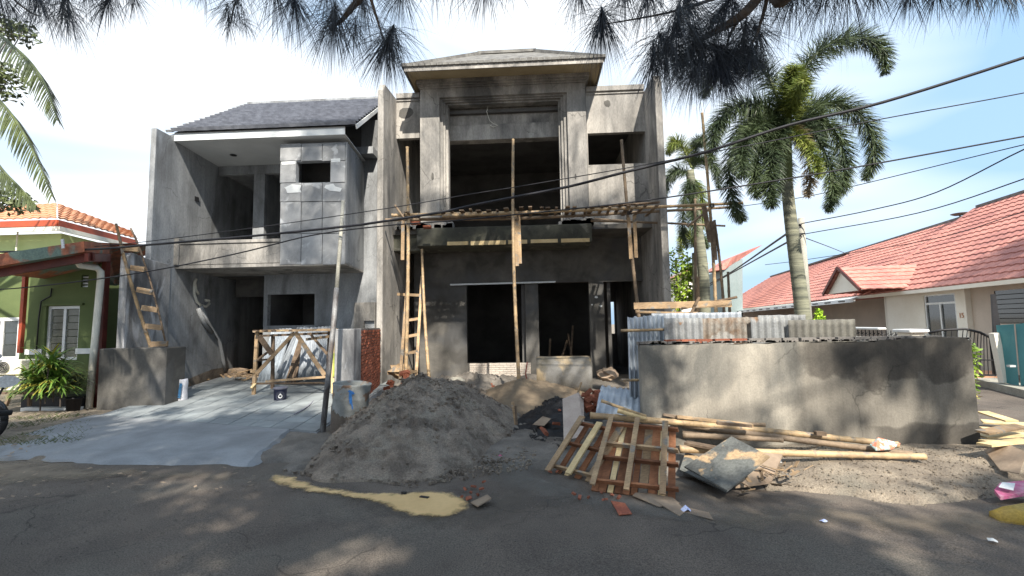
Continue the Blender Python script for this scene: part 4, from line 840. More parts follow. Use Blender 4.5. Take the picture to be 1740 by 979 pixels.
tcn=wat.node_tree.nodes.new('ShaderNodeTexCoord'); wat.node_tree.links.new(tcn.outputs['Object'],nn.inputs['Vector']); wat.node_tree.links.new(nn.outputs['Fac'],rr_.inputs[0]); wat.node_tree.links.new(rr_.outputs[0],bs.inputs['Base Color'])
silt=softmat('dried_silt',(.30,.235,.15),(.20,.165,.115),.8,.22,.35,3,.85)
dustm=softmat('cement_dust',(.20,.19,.17),(.14,.13,.115),.85,.45,.9,2.2,.75)
mudm=softmat('trodden_mud',(.17,.145,.12),(.105,.09,.075),.6,.35,.9,2.6,.6)
lgt=softmat('pale_soil_wash',(.32,.26,.19),(.22,.18,.135),.85,.4,.8,2.2,.8)
softpatch('dried_silt',silt,[Vector((p.x+(p.x-pts[14].x)*.0,p.y,0)) for p in pts],lambda x,y:.006,.04,.20)
softpatch('puddle',softmat('muddy_water_film',(.80,.56,.28),(.66,.45,.21),.35,.07,.26,5,.97,.3,20,.05),pts,lambda x,y:.011,.025,.05)
softpatch('cement_dust',dustm,[G(*q) for q in ((820,830),(900,850),(1000,880),(1180,890),(1300,890),(1200,870),(1040,840),(930,790),(880,750),(840,770))],lambda x,y:.014,.06,.3)
softpatch('trodden_mud',mudm,[G(*q) for q in ((430,800),(520,840),(700,900),(860,900),(950,860),(880,830),(700,850),(540,815))],lambda x,y:.004,.06,.3)
softpatch('pale_soil_wash',lgt,[G(*q) for q in ((1180,890),(1300,905),(1450,900),(1600,915),(1760,905),(1760,860),(1600,870),(1400,862),(1250,865))],lambda x,y:.010,.06,.35)
softpatch('verge_dust',lgt,[G(*q) for q in ((-80,770),(60,778),(260,800),(440,808),(440,820),(200,815),(0,830),(-80,840))],lambda x,y:.012,.06,.3)
# ================= poles =================
def bam(mb,a,b,r=.035,n=8,sag=0,taper=.8,node=.33):
    a=Vector(a); b=Vector(b); L_=(b-a).length; k=max(3,int(L_/node)*3); pts=[]; rs=[]
    ph=random.random(); sv=Vector((random.uniform(-1,1),0,random.uniform(-.5,.5)))*.012*L_
    m=max(2,int(L_/node))
    for i in range(m):
        for f_,rm in ((0,1.12),(.10,.97),(.5,.95),(.90,.97)):
            t=(i+f_)/m; pts.append(a.lerp(b,t)+sv*math.sin(math.pi*t)+Vector((0,0,-sag*math.sin(math.pi*t)))); rs.append(r*rm*(1-(1-taper)*t))
    pts.append(b); rs.append(r*taper*1.1)
    return mb.tube(pts,rs,n)
sc=thing('bamboo_scaffold','bamboo scaffold of poles and boards across the front of the unfinished house','scaffold',(0,11,0))
YS=10.9
def sp(name,a,b,Ya=YS,Yb=None,r=.035,m=bamboo,par=sc,**k):
    return bam(MB(),P(*a,Ya),P(*b,Yb or Ya),r,**k).build(name,m,par,smooth=True)
sp('pole',(689,648),(692,250),r=.048)
sp('pole',(729,642),(717,424),10.6,11.7,r=.042)
sp('pole',(883,668),(872,237),9.9,10.8,r=.042)
sp('pole',(1088,560),(1056,238),11.0,r=.045,m=bambood)
w=MB()
for a,b_,Y_ in (((684,442),(685,375),10.85),((879,452),(875,358),10.75),((884,448),(881,364),10.8),((1072,440),(1068,370),10.95),((1081,438),(1078,366),10.95)):
    MB().beam(P(*a,Y_),P(*b_,Y_),.08,.03,up=(0,1,0)).build('splice_board',wood,sc)
# long horizontals
sp('beam_pole',(666,366),(872,361),r=.042,m=bamboo); sp('beam_pole',(752,367),(1262,345),10.75,r=.045); sp('beam_pole',(655,374),(876,372),11.15,r=.04,m=bambood)
sp('beam_pole',(870,372),(1245,352),11.3,r=.042,m=bambood); sp('beam_pole',(1004,375),(1232,384),11.5,r=.032,m=bambood); sp('beam_pole',(1010,372),(1130,380),11.8,r=.03,m=bambood)
sp('brace_pole',(671,349),(687,371),10.8,r=.03,m=bambood)
# cross boards laid on the horizontals
for k in range(30):
    px_=690+ k*15.2+random.uniform(-3,3)
    if 700<px_<740 or px_>1125: continue
    y_=362-(px_-690)*.028+random.uniform(-3,1); a=P(px_,y_,10.6); L_=random.uniform(.8,1.15)
    MB().beam(a+Vector((0,0,.03)),a+Vector((random.uniform(-.05,.05),L_,.03+random.uniform(-.02,.05))),random.uniform(.05,.12),.025).build('cross_board',random.choice([woodd,woodd,bambood]),sc)
for a,b_ in (((712,372),(860,370)),((900,362),(1010,356)),((1010,352),(1120,344))): MB().beam(P(*a,10.9),P(*b_,11.1),.14,.025).build('walk_board',woodd,sc)
o=link('brick',MATS and bl,sc,P(706,378,11.2)); o.scale=(.24,.12,.11)
o=link('brick',bl,sc,P(726,386,11.4)); o.scale=(.2,.12,.07)
# lashings
for a,Y_ in (((690,370),10.9),((691,362),10.85),((876,365),10.8),((877,372),10.75),((1070,362),10.9)):
    p=P(*a,Y_); w=MB()
    for k in range(3): w.tube([p+Vector((.062*math.cos(t),.062*math.sin(t),-.03+.03*k+.02*math.sin(t))) for t in [i*.7 for i in range(10)]],.009,4)
    w.build('lashing_rope',black,sc)
# right hand part of the scaffold, beside the palms
sr=thing('side_scaffold','tall thin bamboo uprights with crossed poles standing right of the unfinished house','scaffold',(4,10.5,0))
YR=10.2
sp('pole',(1218,556),(1193,192),YR,r=.04,m=bamboo,par=sr); sp('pole',(1232,556),(1214,374),YR,r=.035,m=bambood,par=sr); sp('pole',(1241,560),(1237,462),YR,r=.035,m=bambood,par=sr)
sp('pole',(1183,540),(1181,338),11.2,r=.04,m=bambood,par=sr); sp('pole',(1187,540),(1186,470),11.0,r=.05,m=wood,par=sr)
sp('brace_pole',(1168,385),(1210,352),10.3,r=.03,m=bambood,par=sr)
for a,b_,m_ in (((1196,350),(1207,412),woodd),((1210,376),(1215,442),woodd)): MB().beam(P(*a,YR-.08),P(*b_,YR-.08),.10,.03,up=(0,1,0)).build('splice_board',m_,sr)
p=P(1209,350,YR); w=MB()
for k in range(3): w.tube([p+Vector((.06*math.cos(t),.06*math.sin(t),-.03+.03*k)) for t in [i*.7 for i in range(10)]],.009,4)
w.build('lashing_rope',black,sr)
w=MB(); w.beam(P(1077,520,9.2),P(1243,516,9.0),.13,.04,up=(0,1,0)); w.build('plank',wood,sr)
sp('top_stick',(1158,524),(1252,505),9.1,r=.032,m=woodd,par=sr); MB().beam(P(1174,533,9.0),P(1188,505,9.0),.05,.03,up=(0,1,0)).build('tie_board',woodd,sr)
sp('low_stick',(1080,530),(1185,532),9.1,r=.03,m=wood,par=sr)
# ladder between the poles
def ladder(name,label,a0,a1,b0,b1,rungs,Ys,rw,m,rm,rb=True,ext=0):
    t=thing(name,label,'ladder',P(*a0,Ys[0])*1)
    for p,q,Yp in ((a0,a1,0),(b0,b1,0)):
        if rb: bam(MB(),P(*p,Ys[0]),P(*q,Ys[1]),rw).build('rail',m,t,smooth=True)
        else: MB().beam(P(*p,Ys[0]),P(*q,Ys[1]),rw*2,rw*2).build('rail',m,t)
    return t
ld=ladder('rough_ladder','rough wooden ladder behind the sand mound beside the left fin wall',(680,645),(693,470),(707,645),(717,470),5,(10.6,12.0),.033,wood,wood,False)
for i,(l,r) in enumerate(((( 680,634),(708,631)),((683,602),(710,597)),((686,573),(713,568)),((688,545),(715,541)),((675,500),(716,502)))):
    Yl=10.65+i*.3; MB().beam(P(*l,Yl-.04),P(*r,Yl-.04),.03,.07,up=(0,0,1)).build('rung',wood,ld)
# ladder leaning on the old wall, left
l2=thing('leaning_ladder','bamboo ladder with short flat board rungs leaning on the stained wall above the grey box','ladder',P(270,590,9.3))
bam(MB(),P(257,592,9.35),P(209,430,8.95),.036).build('rail',bamboo,l2,smooth=True); bam(MB(),P(209,432,8.95),P(197,380,8.85),.03).build('rail',wood,l2,smooth=True)
w=MB(); w.tube([P(x,y,9.3) for x,y in ((283,590),(272,540),(256,480),(240,430),(229,402),(222,388))],.018,6); w.build('rail',woodd,l2,smooth=True)
for (a,b_) in (((208,422),(236,424)),((222,455),(246,458)),((233,492),(259,497)),((241,523),(268,527)),((247,554),(275,557)),((256,585),(285,584))):
    MB().beam(P(*a,9.08),P(*b_,9.12),.05,.11,up=(0,0,1)).build('rung',wood,l2,bevel=.004)
w=MB(); p=P(219,548,9.33); w.box(p.x-.07,p.x+.07,p.y-.02,p.y+.05,p.z-.1,p.z+.12); tag(w.build('wall_block',wood),'small brown wooden block fixed on the stained wall left of the leaning ladder','block')
# steel prop pole
w=MB(); w.tube([P(547,745,6.75),P(566,560,7.3),P(572,490,7.5)],.042,10); o=thing('steel_prop','long dirty steel pipe leaning upright against the panelled bay','pole',G(547,745))
w.build('lower_tube',steelp,o,smooth=True); w=MB(); w.tube([P(572,492,7.5),P(579,400,8.0),P(583,342,8.4)],.034,10); w.build('upper_tube',polem,o,smooth=True)
# trestle of poles and boards
tr=thing('wooden_trestle','rough timber trestle table with crossed braces standing on the grey driveway','trestle',P(510,660,9.8))
def tb(a,b_,Y0,Y1,w_=.06,t_=.035,m=wood,name='brace',tw=0): return MB().beam(P(*a,Y0),P(*b_,Y1),w_,t_,up=(0,1,0),tw=tw).build(name,m,tr)
tb((431,671),(437,566),9.8,9.8,.07,.05,name='leg'); tb((463,665),(464,568),10.5,10.4,.07,.05,woodd,'leg'); tb((566,668),(566,562),9.5,9.5,.07,.05,woodp,'leg'); tb((556,652),(560,560),10.3,10.3,.06,.05,woodd,'leg')
tb((431,563),(572,560),9.75,9.5,.05,.06,wood,'top_rail'); tb((440,571),(560,566),10.4,10.2,.05,.05,woodd,'top_rail')
for k in range(9): 
    a=P(438+k*15,565,9.7); MB().beam(a+Vector((0,-.1,.04)),a+Vector((random.uniform(-.05,.05),.85,.05)),.09,.025).build('top_board',random.choice([wood,woodd,woodp]),tr)
tb((436,635),(500,566),9.72,9.72,.075,.03); tb((502,565),(552,638),9.7,9.6,.085,.03); tb((440,571),(462,602),9.7,9.9,.11,.03,woodd); tb((526,566),(556,602),9.9,9.9,.05,.03,woodd)
tb((437,612),(458,596),9.75,10.2,.05,.03,woodd); tb((437,613),(460,610),9.8,10.3,.04,.03,woodd); tb((452,648),(560,640),9.7,9.6,.045,.045,wood,'lower_rail'); tb((427,652),(560,651),9.9,9.8,.04,.04,woodd,'lower_rail'); tb((426,631),(436,631),9.7,9.8,.06,.05,wood); tb((427,660),(434,652),9.7,9.8,.05,.04,woodp)
tb((520,577),(566,571),10.2,9.9,.06,.02,wood)
tb((567,640),(568,600),9.45,9.45,.045,.02,mat('lime_board',(.42,.46,.10),None,4),'board')
# corrugated sheets
def corr(name,label,o,u,v,m,pitch=.095,amp=.028,par=None,rag=0,curl=0,group=None,cat='metal sheet'):
    o,u,v=map(Vector,(o,u,v)); n=u.cross(v).normalized(); k=max(6,int(u.length/pitch*6)); b=MB(); R_=6 if curl or rag else 3; vs=[]
    for side in (0,1):
        for j in range(R_+1):
            for i in range(k+1):
                s=i/k; t=j/R_; p=o+u*s+v*t*(1+(rag*nz2(s*6,3,1.3,o.x) if rag else 0))+n*(amp*math.sin(2*math.pi*s*u.length/pitch)+curl*math.sin(math.pi*t)*.5*(1) +.0015*side); vs.append(p)
    M_=(R_+1)*(k+1); fs=[]
    for j in range(R_):
        for i in range(k):
            a=j*(k+1)+i; fs.append((a,a+1,a+k+2,a+k+1)); fs.append((M_+a,M_+a+k+1,M_+a+k+2,M_+a+1))
    for i in range(k): fs.append((i,M_+i,M_+i+1,i+1)); a=R_*(k+1)+i; fs.append((a,a+1,M_+a+1,M_+a))
    b.add(vs,fs); o_=b.build(name,m,par,smooth=True)
    return tag(o_,label,cat,group) if par is None else o_
def cs(label,bl_,br,tl,Y0,Y1,m,**k):
    o=P(*bl_,Y0); u=P(*br,Y0)-o; v=P(*tl,Y1)-o; return corr('corrugated_sheet',label,o,u,v,m,**k)
cs('leaning corrugated metal sheet at the left end behind the trestle',(436,652),(470,650),(462,560),11.5,11.75,zincb)
cs('wide corrugated sheet tilted to the right behind the trestle, left of the dark gap',(462,650),(492,650),(505,556),11.25,11.6,zinc)
cs('second tilted corrugated sheet leaning over the dark gap behind the trestle',(478,650),(490,649),(510,556),11.05,11.4,zincb)
cs('corrugated metal sheet standing right of the dark gap behind the trestle',(506,645),(556,641),(515,558),10.8,11.2,zinc)
w=MB()
for k in range(4): w.beam(P(486+k*5,650,10.95),P(510+k*2,575,11.3),.05,.02,up=(0,1,0))
tag(w.build('dark_boards',woodd),'dark boards leaning in the gap between the corrugated sheets','boards')
# fence of corrugated sheets behind the garden wall
def fs_(label,x0,x1,yb,yt,Y,m,par=None,**k): 
    o=P(x0,yb,Y); u=P(x1,yb+.0,Y)-o; u.z=0; v=P(x0,yt,Y)-o; v.x=0; v.y=0; return corr('corrugated_sheet',label,o,u,v,m,amp=.018,**k)
fs_('grey corrugated fence sheet with a rust streak, leftmost over the garden wall',1131,1196,605,541,6.35,zinco,rag=.02)
fs_('dark corrugated fence sheet with peeling rust, second in the row over the garden wall',1192,1282,605,541,6.42,zincr,rag=.03)
fs_('grey corrugated fence sheet right of the rusty one over the garden wall',1279,1348,605,539,6.36,zinco,rag=.02)
fs_('dull brown grey corrugated fence sheet ending the row over the garden wall',1343,1457,605,544,6.3,zincd,rag=.01)
fs_('bright corrugated sheet standing behind the fence row near the house',1108,1262,560,533,6.9,zinc,rag=.03)
fs_('dark corrugated sheet tip showing behind the row at the palm trunk',1290,1372,575,536,6.6,zinco,rag=.02)
cs('tall whitish corrugated sheet standing at the left end of the garden wall',(1070,684),(1132,680),(1066,540),6.5,6.5,zincb,rag=.02,pitch=.06)
for a,b_,l in (((1055,562),(1132,560),'short bamboo stick across the top of the tall whitish sheet'),((1056,646),(1090,646),'short bamboo stick crossing low on the tall whitish sheet')):
    tag(bam(MB(),P(*a,6.4),P(*b_,6.4),.022).build('bamboo_stick',bamboo,smooth=True),l,'stick')
w=MB(); w.beam(P(1105,553,6.38),P(1131,556,6.38),.07,.03,up=(0,1,0)); 
# ================= drum, buckets, bag =================
def drum():
    c=G(592,737); c.z=.0; t=thing('metal_drum','rusty grey open drum with blue paint smear and wet cement skirt beside the brick pier','drum',c)
    R_=.26; h=.75; n=40; w=MB(); prof=[(R_*.93,0),(R_*.97,.02),(R_*.985,.25),(R_*1.0,.26),(R_*1.0,.28),(R_*.99,.30),(R_*1.03,.52),(R_*1.045,.53),(R_*1.045,.55),(R_*1.03,.57),(R_*1.08,h-.02),(R_*1.11,h),(R_*1.09,h+.01),(R_*1.04,h-.01),(R_*.98,.5),(R_*.9,.05),(0,.05)]
    w.lathe(prof,(0,0,0),n); ang=math.radians(4); w.v=[tuple(Matrix.Rotation(ang,3,'Y')@Vector(v)+c) for v in w.v]
    # give the drum slightly dented sides
    w.v=[(v[0]+.012*nz2(v[2]*3,v[0]*4,1.5,2),v[1]+.012*nz2(v[2]*3,v[1]*4,1.5,5),v[2]) for v in w.v]
    w.build('drum_shell',mat('drum_paint',(.31,.32,.31),(.21,.22,.21),4,c3=(.20,.13,.09),s3=4,t3=(.56,.62),rough=.6,fineamt=.15),t,smooth=True)
    # cement skirt: slightly proud shell on the lower part with a ragged upper edge
    w=MB(); vs=[]; k=64
    for j in range(8):
        for i in range(k+1):
            a=math.pi*(1.02+ .96*i/k); top=.36+.10*math.sin(a*1.0-1.0)+.05*nz2(a*3,0,2)+.03*nz2(a*9,0,2); z=top*j/7; r=R_*(.955+.09*z/.75*1.2)+.008*(1 if j<7 else .3)
            vs.append(Matrix.Rotation(ang,3,'Y')@Vector((r*math.cos(a)*1.012,r*math.sin(a)*1.012,z))+c)
    w.add(vs,[(j*(k+1)+i,j*(k+1)+i+1,(j+1)*(k+1)+i+1,(j+1)*(k+1)+i) for j in range(7) for i in range(k)]); w.build('cement_skirt',mat('wet_cement_skirt',(.15,.125,.10),(.11,.09,.075),5,fineamt=.2,bump=.6),t,smooth=True)
    w=MB()
    for a0,z0,a1,z1,wd in ((4.95,.69,5.2,.64,.03),(5.02,.66,5.1,.5,.035),(5.15,.68,4.98,.58,.02),(5.1,.55,5.2,.42,.014)):
        vs=[]
        for i in range(7):
            s=i/6; a=a0+(a1-a0)*s; z=z0+(z1-z0)*s; r=R_*(1.0+.075*z/.75)+.02; hw=wd*(.5+.5*math.sin(math.pi*(.15+.7*s)))
            for q in (-1,1): vs.append(Matrix.Rotation(ang,3,'Y')@Vector((r*math.cos(a+q*hw/R_/2),r*math.sin(a+q*hw/R_/2),z+q*.01))+c)
        w.add(vs,[(2*i,2*i+1,2*i+3,2*i+2) for i in range(6)])
    w.build('paint_smear',mat('blue_paint',(.04,.15,.42),(.05,.2,.5),9,fineamt=.2),t)
    w=MB(); w.lathe([(0,.5),(.26,.5)],(0,0,0),24); w.v=[tuple(Matrix.Rotation(ang,3,'Y')@Vector(v)+c) for v in w.v]; w.build('cement_fill',coalm,t)
    return t
drum()
bk=G(476,681,.13); t=thing('paint_bucket','dark blue paint bucket with a white drop emblem under the trestle','bucket',bk)
R_=.125; hb_=.27; w=MB(); w.lathe([(0,0),(R_*.93,0),(R_,hb_-.04),(R_*1.05,hb_-.04),(R_*1.05,hb_-.02),(R_*1.02,hb_-.02)],bk,32); w.build('bucket_body',mat('navy_plastic',(.045,.05,.105),(.04,.045,.09),5,rough=.5,fineamt=.05),t,smooth=True)
w=MB(); w.lathe([(R_*1.0,hb_-.03),(R_*1.08,hb_-.03),(R_*1.08,hb_+.005),(R_*1.0,hb_+.01),(0,hb_+.004)],bk,32); w.build('lid',mat('grey_lid',(.23,.23,.28),None,5,fineamt=.1),t,smooth=True)
vd=math.atan2(-bk.y,-bk.x)
def onb(x,z,e=.002): rr__=R_*(.93+.07*z/hb_)+e; a=vd+x/R_; return Vector((bk.x+rr__*math.cos(a),bk.y+rr__*math.sin(a),bk.z+z))
w=MB(); dp=[]
for i in range(25):
    a=2*math.pi*i/24; r=.042; x=r*math.sin(a)*(1 if math.cos(a)<.2 else max(0,(1-math.cos(a))/.8)**.8); z=r*(-1 if 0 else 1)*math.cos(a)*(1.5 if math.cos(a)>0 else 1); dp.append(onb(-x,.105+z,.004))
w.add(dp[:24],[tuple(range(24))]); w.build('drop_emblem',white,t)
w=MB(); 
for r in (.062,.074,.086):
    k=30; vs=[]
    for i in range(k):
        a=2*math.pi*i/k
        for q in (0,.003): vs.append(onb((r+q)*math.sin(a),max(.008,min(.22,.108+(r+q)*math.cos(a)*1.05)),.003))
    w.add(vs,[(2*i,2*i+1,(2*i+3)%(2*k),(2*i+2)%(2*k)) for i in range(k)])
w.build('ring_print',mat('grey_print',(.22,.23,.30),None,5),t)
# cement bag standing at the box
bg_=P(305,689,9.35); bg_.z=.08; t=thing('cement_bag','white woven cement bag with blue side stripe standing beside the low grey box','bag',bg_)
w=MB(); n=24; hh=.50; vs=[]
for j in range(13):
    f_=j/12; z=hh*f_; rx=.125*(1-.10*(f_>.9)+.06*math.sin(f_*9)); ry=.10*(1-.25*f_)
    for i in range(n):
        a=2*math.pi*i/n; x=rx*math.copysign(abs(math.cos(a))**.6,math.cos(a)); y=ry*math.copysign(abs(math.sin(a))**.6,math.sin(a)); vs.append((bg_.x+x+.006*nz2(a,f_,4)+.02*f_,bg_.y+y+.012*nz2(f_*5,a*2,2),bg_.z+z+(.02*nz2(a*2,1,1.3) if j==12 else 0)))
w.add(vs,[(j*n+i,j*n+(i+1)%n,(j+1)*n+(i+1)%n,(j+1)*n+i) for j in range(12) for i in range(n)]+[tuple(range(12*n,13*n))])
w.build('bag_body',mat('woven_plastic',(.66,.66,.70),(.55,.55,.60),9,fineamt=.08,bump=.3,rough=.6),t,smooth=True)
w=MB(); w.add([(bg_.x+x,bg_.y-.112-.004*(k%2)+ (.022*z/.5),bg_.z+z) for k,(x,z) in enumerate(((.045,.13),(.108,.12),(.125,.42),(.07,.43)))],[(0,1,2,3)]); w.v=[(a,b_-.012,c) for a,b_,c in w.v]; w.build('blue_stripe',mat('blue_print',(.05,.16,.32),None,9),t)
w=MB(); w.tube([bg_+Vector((-.13,-.1,.14)),bg_+Vector((0,-.125,.145)),bg_+Vector((.13,-.11,.16))],.005,5); w.tube([bg_+Vector((-.1,0,.5)),bg_+Vector((-.12,0,.62))],.012,5); w.build('tie_cord',black,t)
# garden hose lying on drive
hp=[G(x,y,.12) for x,y in ((541,662),(540,672),(534,682),(524,692),(512,700),(500,706))]
tag(MB().tube([p+Vector((0,0,.02)) for p in hp],.012,6).build('hose_piece',steelp if False else MATS['grey_lid'],smooth=True),'thin grey hose curled on the driveway slabs left of the steel pipe','hose')
# concrete ring culvert standing by the plinth
cr_=thing('concrete_ring','short fat cement stained pipe section lying before the right window opening','pipe',P(955,680,10.8))
c=P(958,645,10.6); R_=.42; w=MB(); x0_,x1_=P(912,645,10.6).x,P(1003,645,10.6).x; n=32; vs=[]
for x,r in ((x0_,R_-.05),(x0_,R_),(x0_+.06,R_+.012),(x1_-.06,R_+.012),(x1_,R_),(x1_,R_-.06),(x0_,R_-.05)):
    for i in range(n): a=2*math.pi*i/n; vs.append((x,c.y+r*math.cos(a),.42+r*math.sin(a)+(.01)))
w.add(vs,[(j*n+i,j*n+(i+1)%n,(j+1)*n+(i+1)%n,(j+1)*n+i) for j in range(6) for i in range(n)]); w.build('ring_shell',mat('mud_stained_concrete',(.17,.165,.155),(.10,.09,.07),2.5,c3=(.28,.22,.14),s3=2,t3=(.5,.6),fineamt=.2),cr_,smooth=True)
def thingmesh(mb,name,m,label,cat,group=None,**k): return tag(mb.build(name,m,**k),label,cat,group)
w=MB(); a=P(934,622,10.7); 
for i in range(5): w.box(a.x-.3+i*.02,a.x+.15-i*.02,a.y-.12,a.y+.15,a.z-.01+i*.018,a.z+.008+i*.018)
thingmesh(w,'cement_paper','plastic' and card,'flattened grey paper bags lying on top of the cement stained pipe section','paper bags')
p=P(988,615,10.9); w=MB(); w.lathe([(0,0),(.09,.01),(.12,.05),(.12,.09),(.09,.12),(.03,.14),(0,.14)],p-Vector((0,0,.02)),14); thingmesh(w,'plastic_bundle',zincb,'shiny crumpled bundle sitting on the right end of the pipe section','bundle',smooth=True)
# small bucket by plinth
p=P(884,648,11.4); p=P(798,654,11.9); w=MB(); w.lathe([(0,0),(.09,0),(.11,.2),(.12,.2),(.12,.22),(0,.21)],(P(779,0,11.9).x+.2,11.9,.05),18); thingmesh(w,'small_bucket',pvc,'small white bucket among red bricks before the limewashed plinth','bucket',smooth=True)
w=MB(); q=P(775,650,11.6); w.tube([q+Vector((-.25,0,.0)),q+Vector((-.1,0,.03)),q+Vector((.1,0,.02)),q+Vector((.28,.0,-.02))],[.07,.11,.11,.05],10); thingmesh(w,'sandbag',polem,'slumped grey sandbag lying behind the crest of the dark sand','sandbag',smooth=True)
# ================= pallets =================
def pallet(name,label,c0,c1,c2,c3,slats,bears,extra,cols):
    # corners: near-left, near-right, far-right, far-left of the frame plane
    t=thing(name,label,'pallet',(c0+c1+c2+c3)/4); n=(c1-c0).cross(c3-c0).normalized()
    if n.z<0: n=-n
    q=lambda u,v,h=0:(c0*(1-u)+c1*u)*(1-v)+(c3*(1-u)+c2*u)*v+n*h
    k=len(slats)
    for (u,wd,ci) in slats:   # bottom deck boards run front to back
        a=q(u,-.02,-.085); b_=q(u,1.02,-.085); MB().beam(a,b_,wd*.93,.018,up=n).build('deck_board',cols[ci],t)
    for v,ci in bears: MB().beam(q(-.02,v,-.035),q(1.0,v,-.035),.022,.05,up=n).build('bearer',cols[ci],t)
    for u,wd,ci,v0,v1 in extra: MB().beam(q(u,v0,.012),q(u,v1,.012),wd,.02,up=n).build('top_board',cols[ci],t)
    return t
cols=[woodr,woodp,wood,woodd]
zz=lambda px,py,z:G(px,py,z)
pA=pallet('wooden_pallet','large wooden pallet with reddish and pale slats lying tilted in front of the bamboo poles',zz(1003,822,.08),zz(1153,838,.08),zz(1152,722,.58),zz(1035,712,.56),
 [(.04,.07,0),(.13,.075,0),(.225,.055,1),(.32,.075,0),(.41,.07,0),(.50,.06,0),(.60,.085,2),(.71,.085,0),(.81,.07,1),(.92,.07,0)],[(.08,0),(.42,0),(.63,2),(.96,0)],[(.03,.05,2,-.02,1.06),(.43,.05,2,-.04,1.05),(.83,.055,2,-.05,1.03)],cols)
pB=pallet('wooden_pallet','smaller pallet with pale top boards half under the large pallet on its left',zz(934,792,.06),zz(1012,812,.08),zz(1062,728,.48),zz(985,712,.48),
 [(.12,.07,0),(.32,.06,1),(.55,.075,0),(.78,.07,2)],[(.05,2),(.52,0),(.95,0)],[(.04,.075,2,-.1,1.05),(.48,.075,1,-.06,1.0),(.93,.085,2,.0,1.05)],cols)
# pale leaning board
w=MB(); a=[P(958,748,5.9),P(993,742,5.9),P(992,680,6.6),P(983,669,6.65),P(956,680,6.6)]; w.extr(a,(0,.02,.015)); thingmesh(w,'pale_board',mat('pinkish_board',(.46,.385,.33),(.39,.32,.275),4,fineamt=.1),'pale pinkish board propped up behind the smaller pallet','board')
tag(bam(MB(),P(980,672,6.7),P(988,650,6.8),.018).build('bent_stick',wood,smooth=True),'short bent stick rising behind the pale pinkish board','stick')
# crumpled corrugated sheet
o0=P(1010,700,6.5); corr('corrugated_sheet','bent bluish corrugated sheet slumped on red bricks left of the garden wall',P(1012,703,6.15),P(1100,716,6.05)-P(1012,703,6.15),P(1022,655,7.0)-P(1012,703,6.15),zincb,pitch=.085,amp=.016,curl=.16,rag=.05)
# bamboo poles on the ground
for a,b_,Y0,Y1,r,m_,l in (((1003,706),(1526,756),6.0,5.45,.042,bamboo,'longest bamboo pole, uppermost in the stack before the garden wall'),
 ((1160,722),(1550,772),5.85,5.25,.04,bambood,'bamboo pole lying second in the stack before the garden wall'),
 ((1155,763),(1572,776),5.35,5.05,.042,bamboo,'bamboo pole lowest and nearest the road in the stack'),
 ((1160,740),(1330,748),5.6,5.5,.035,bambood,'short weathered bamboo pole half hidden behind the dirty plywood'),
 ((1180,712),(1240,720),5.9,5.85,.02,woodd,'thin dark stick wedged under the uppermost bamboo pole'),
 ((1060,714),(1300,722),6.05,5.9,.03,bambood,'thin bamboo pole behind the large pallet'),
 ((1022,681),(1098,707),6.0,5.8,.022,bamboo,'thin bamboo stick across the bent bluish sheet'),((1050,698),(1098,712),5.9,5.75,.03,woodp,'short thick pale stick lying under the thin bamboo stick')):
    tag(bam(MB(),P(*a,Y0),P(*b_,Y1),r).build('bamboo_pole',m_,smooth=True),l,'pole')
def plank(a,b_,Y0,Y1,w_,m_,l,t_=.025,tw=0,name='plank'): return thingmesh(MB().beam(P(*a,Y0),P(*b_,Y1),w_,t_,tw=tw),name,m_,l,'plank')
plank((1127,703),(1218,722),6.0,5.85,.13,card,'pinkish plank lying behind the uppermost bamboo pole, left piece'); plank((1150,708),(1278,722),5.85,5.75,.09,wood,'flat plank resting on the stack at the wall, right piece')
plank((1218,719),(1277,724),5.6,5.55,.05,woodd,'short dark batten resting on top of the bamboo poles',.03); plank((1385,736),(1402,737),5.5,5.5,.06,woodd,'tiny wood block resting on the uppermost bamboo pole',.04)
plank((1160,735),(1240,744),5.7,5.6,.10,woodd,'dark old plank under the poles beside the large pallet'); plank((1165,752),(1250,768),5.4,5.1,.12,woodd,'dark board beneath the dirty plywood edge')
# plywood sheets
def ply(pts,m_,l,h=.015,name='plywood_sheet',cat='board'): return thingmesh(MB().extr(pts,(0,0,h)),name,m_,l,cat)
ply([G(1163,795,.16),G(1236,836,.10),G(1308,778,.34),G(1243,744,.42)],plyd,'dirty dark plywood sheet with torn brown patches lying right of the pallets')
ply([G(1155,800,.04),G(1235,838,.03),G(1250,800,.06),G(1165,770,.1)],plyd,'lower dark plywood sheet mostly hidden under the torn one',.012)
ply([G(1250,830,.02),G(1310,822,.03),G(1330,775,.14),G(1270,770,.16)],card,'crumpled tan board scraps right of the dirty plywood',.02,'board_scrap','scrap')
ply([G(1075,843,.015),G(1120,862,.012),G(1155,856,.012),G(1135,840,.02),G(1080,838,.03)],card,'torn cardboard flap in front of the large pallet',.006,'cardboard_flap','cardboard')
ply([G(1105,847,.02),G(1155,878,.012),G(1165,870,.012),G(1150,853,.02)],card,'narrow cardboard strip on the asphalt edge before the pallets',.006,'cardboard_flap','cardboard')
ply([G(1160,870,.008),G(1212,884,.008),G(1205,872,.008),G(1172,864,.01)],card,'flat cardboard scrap on the road right of the narrow strip',.005,'cardboard_flap','cardboard')
ply([G(1038,852,.02),G(1052,876,.006),G(1074,874,.006),G(1062,856,.02)],brick,'reddish flat scrap of board on the road before the pallet',.006,'board_scrap','scrap')
ply([G(1672,765,.16),G(1700,800,.10),G(1732,806,.12),G(1745,770,.26),G(1715,757,.26)],card,'big curled cardboard piece at the right edge below the plank heap',.008,'cardboard_flap','cardboard')
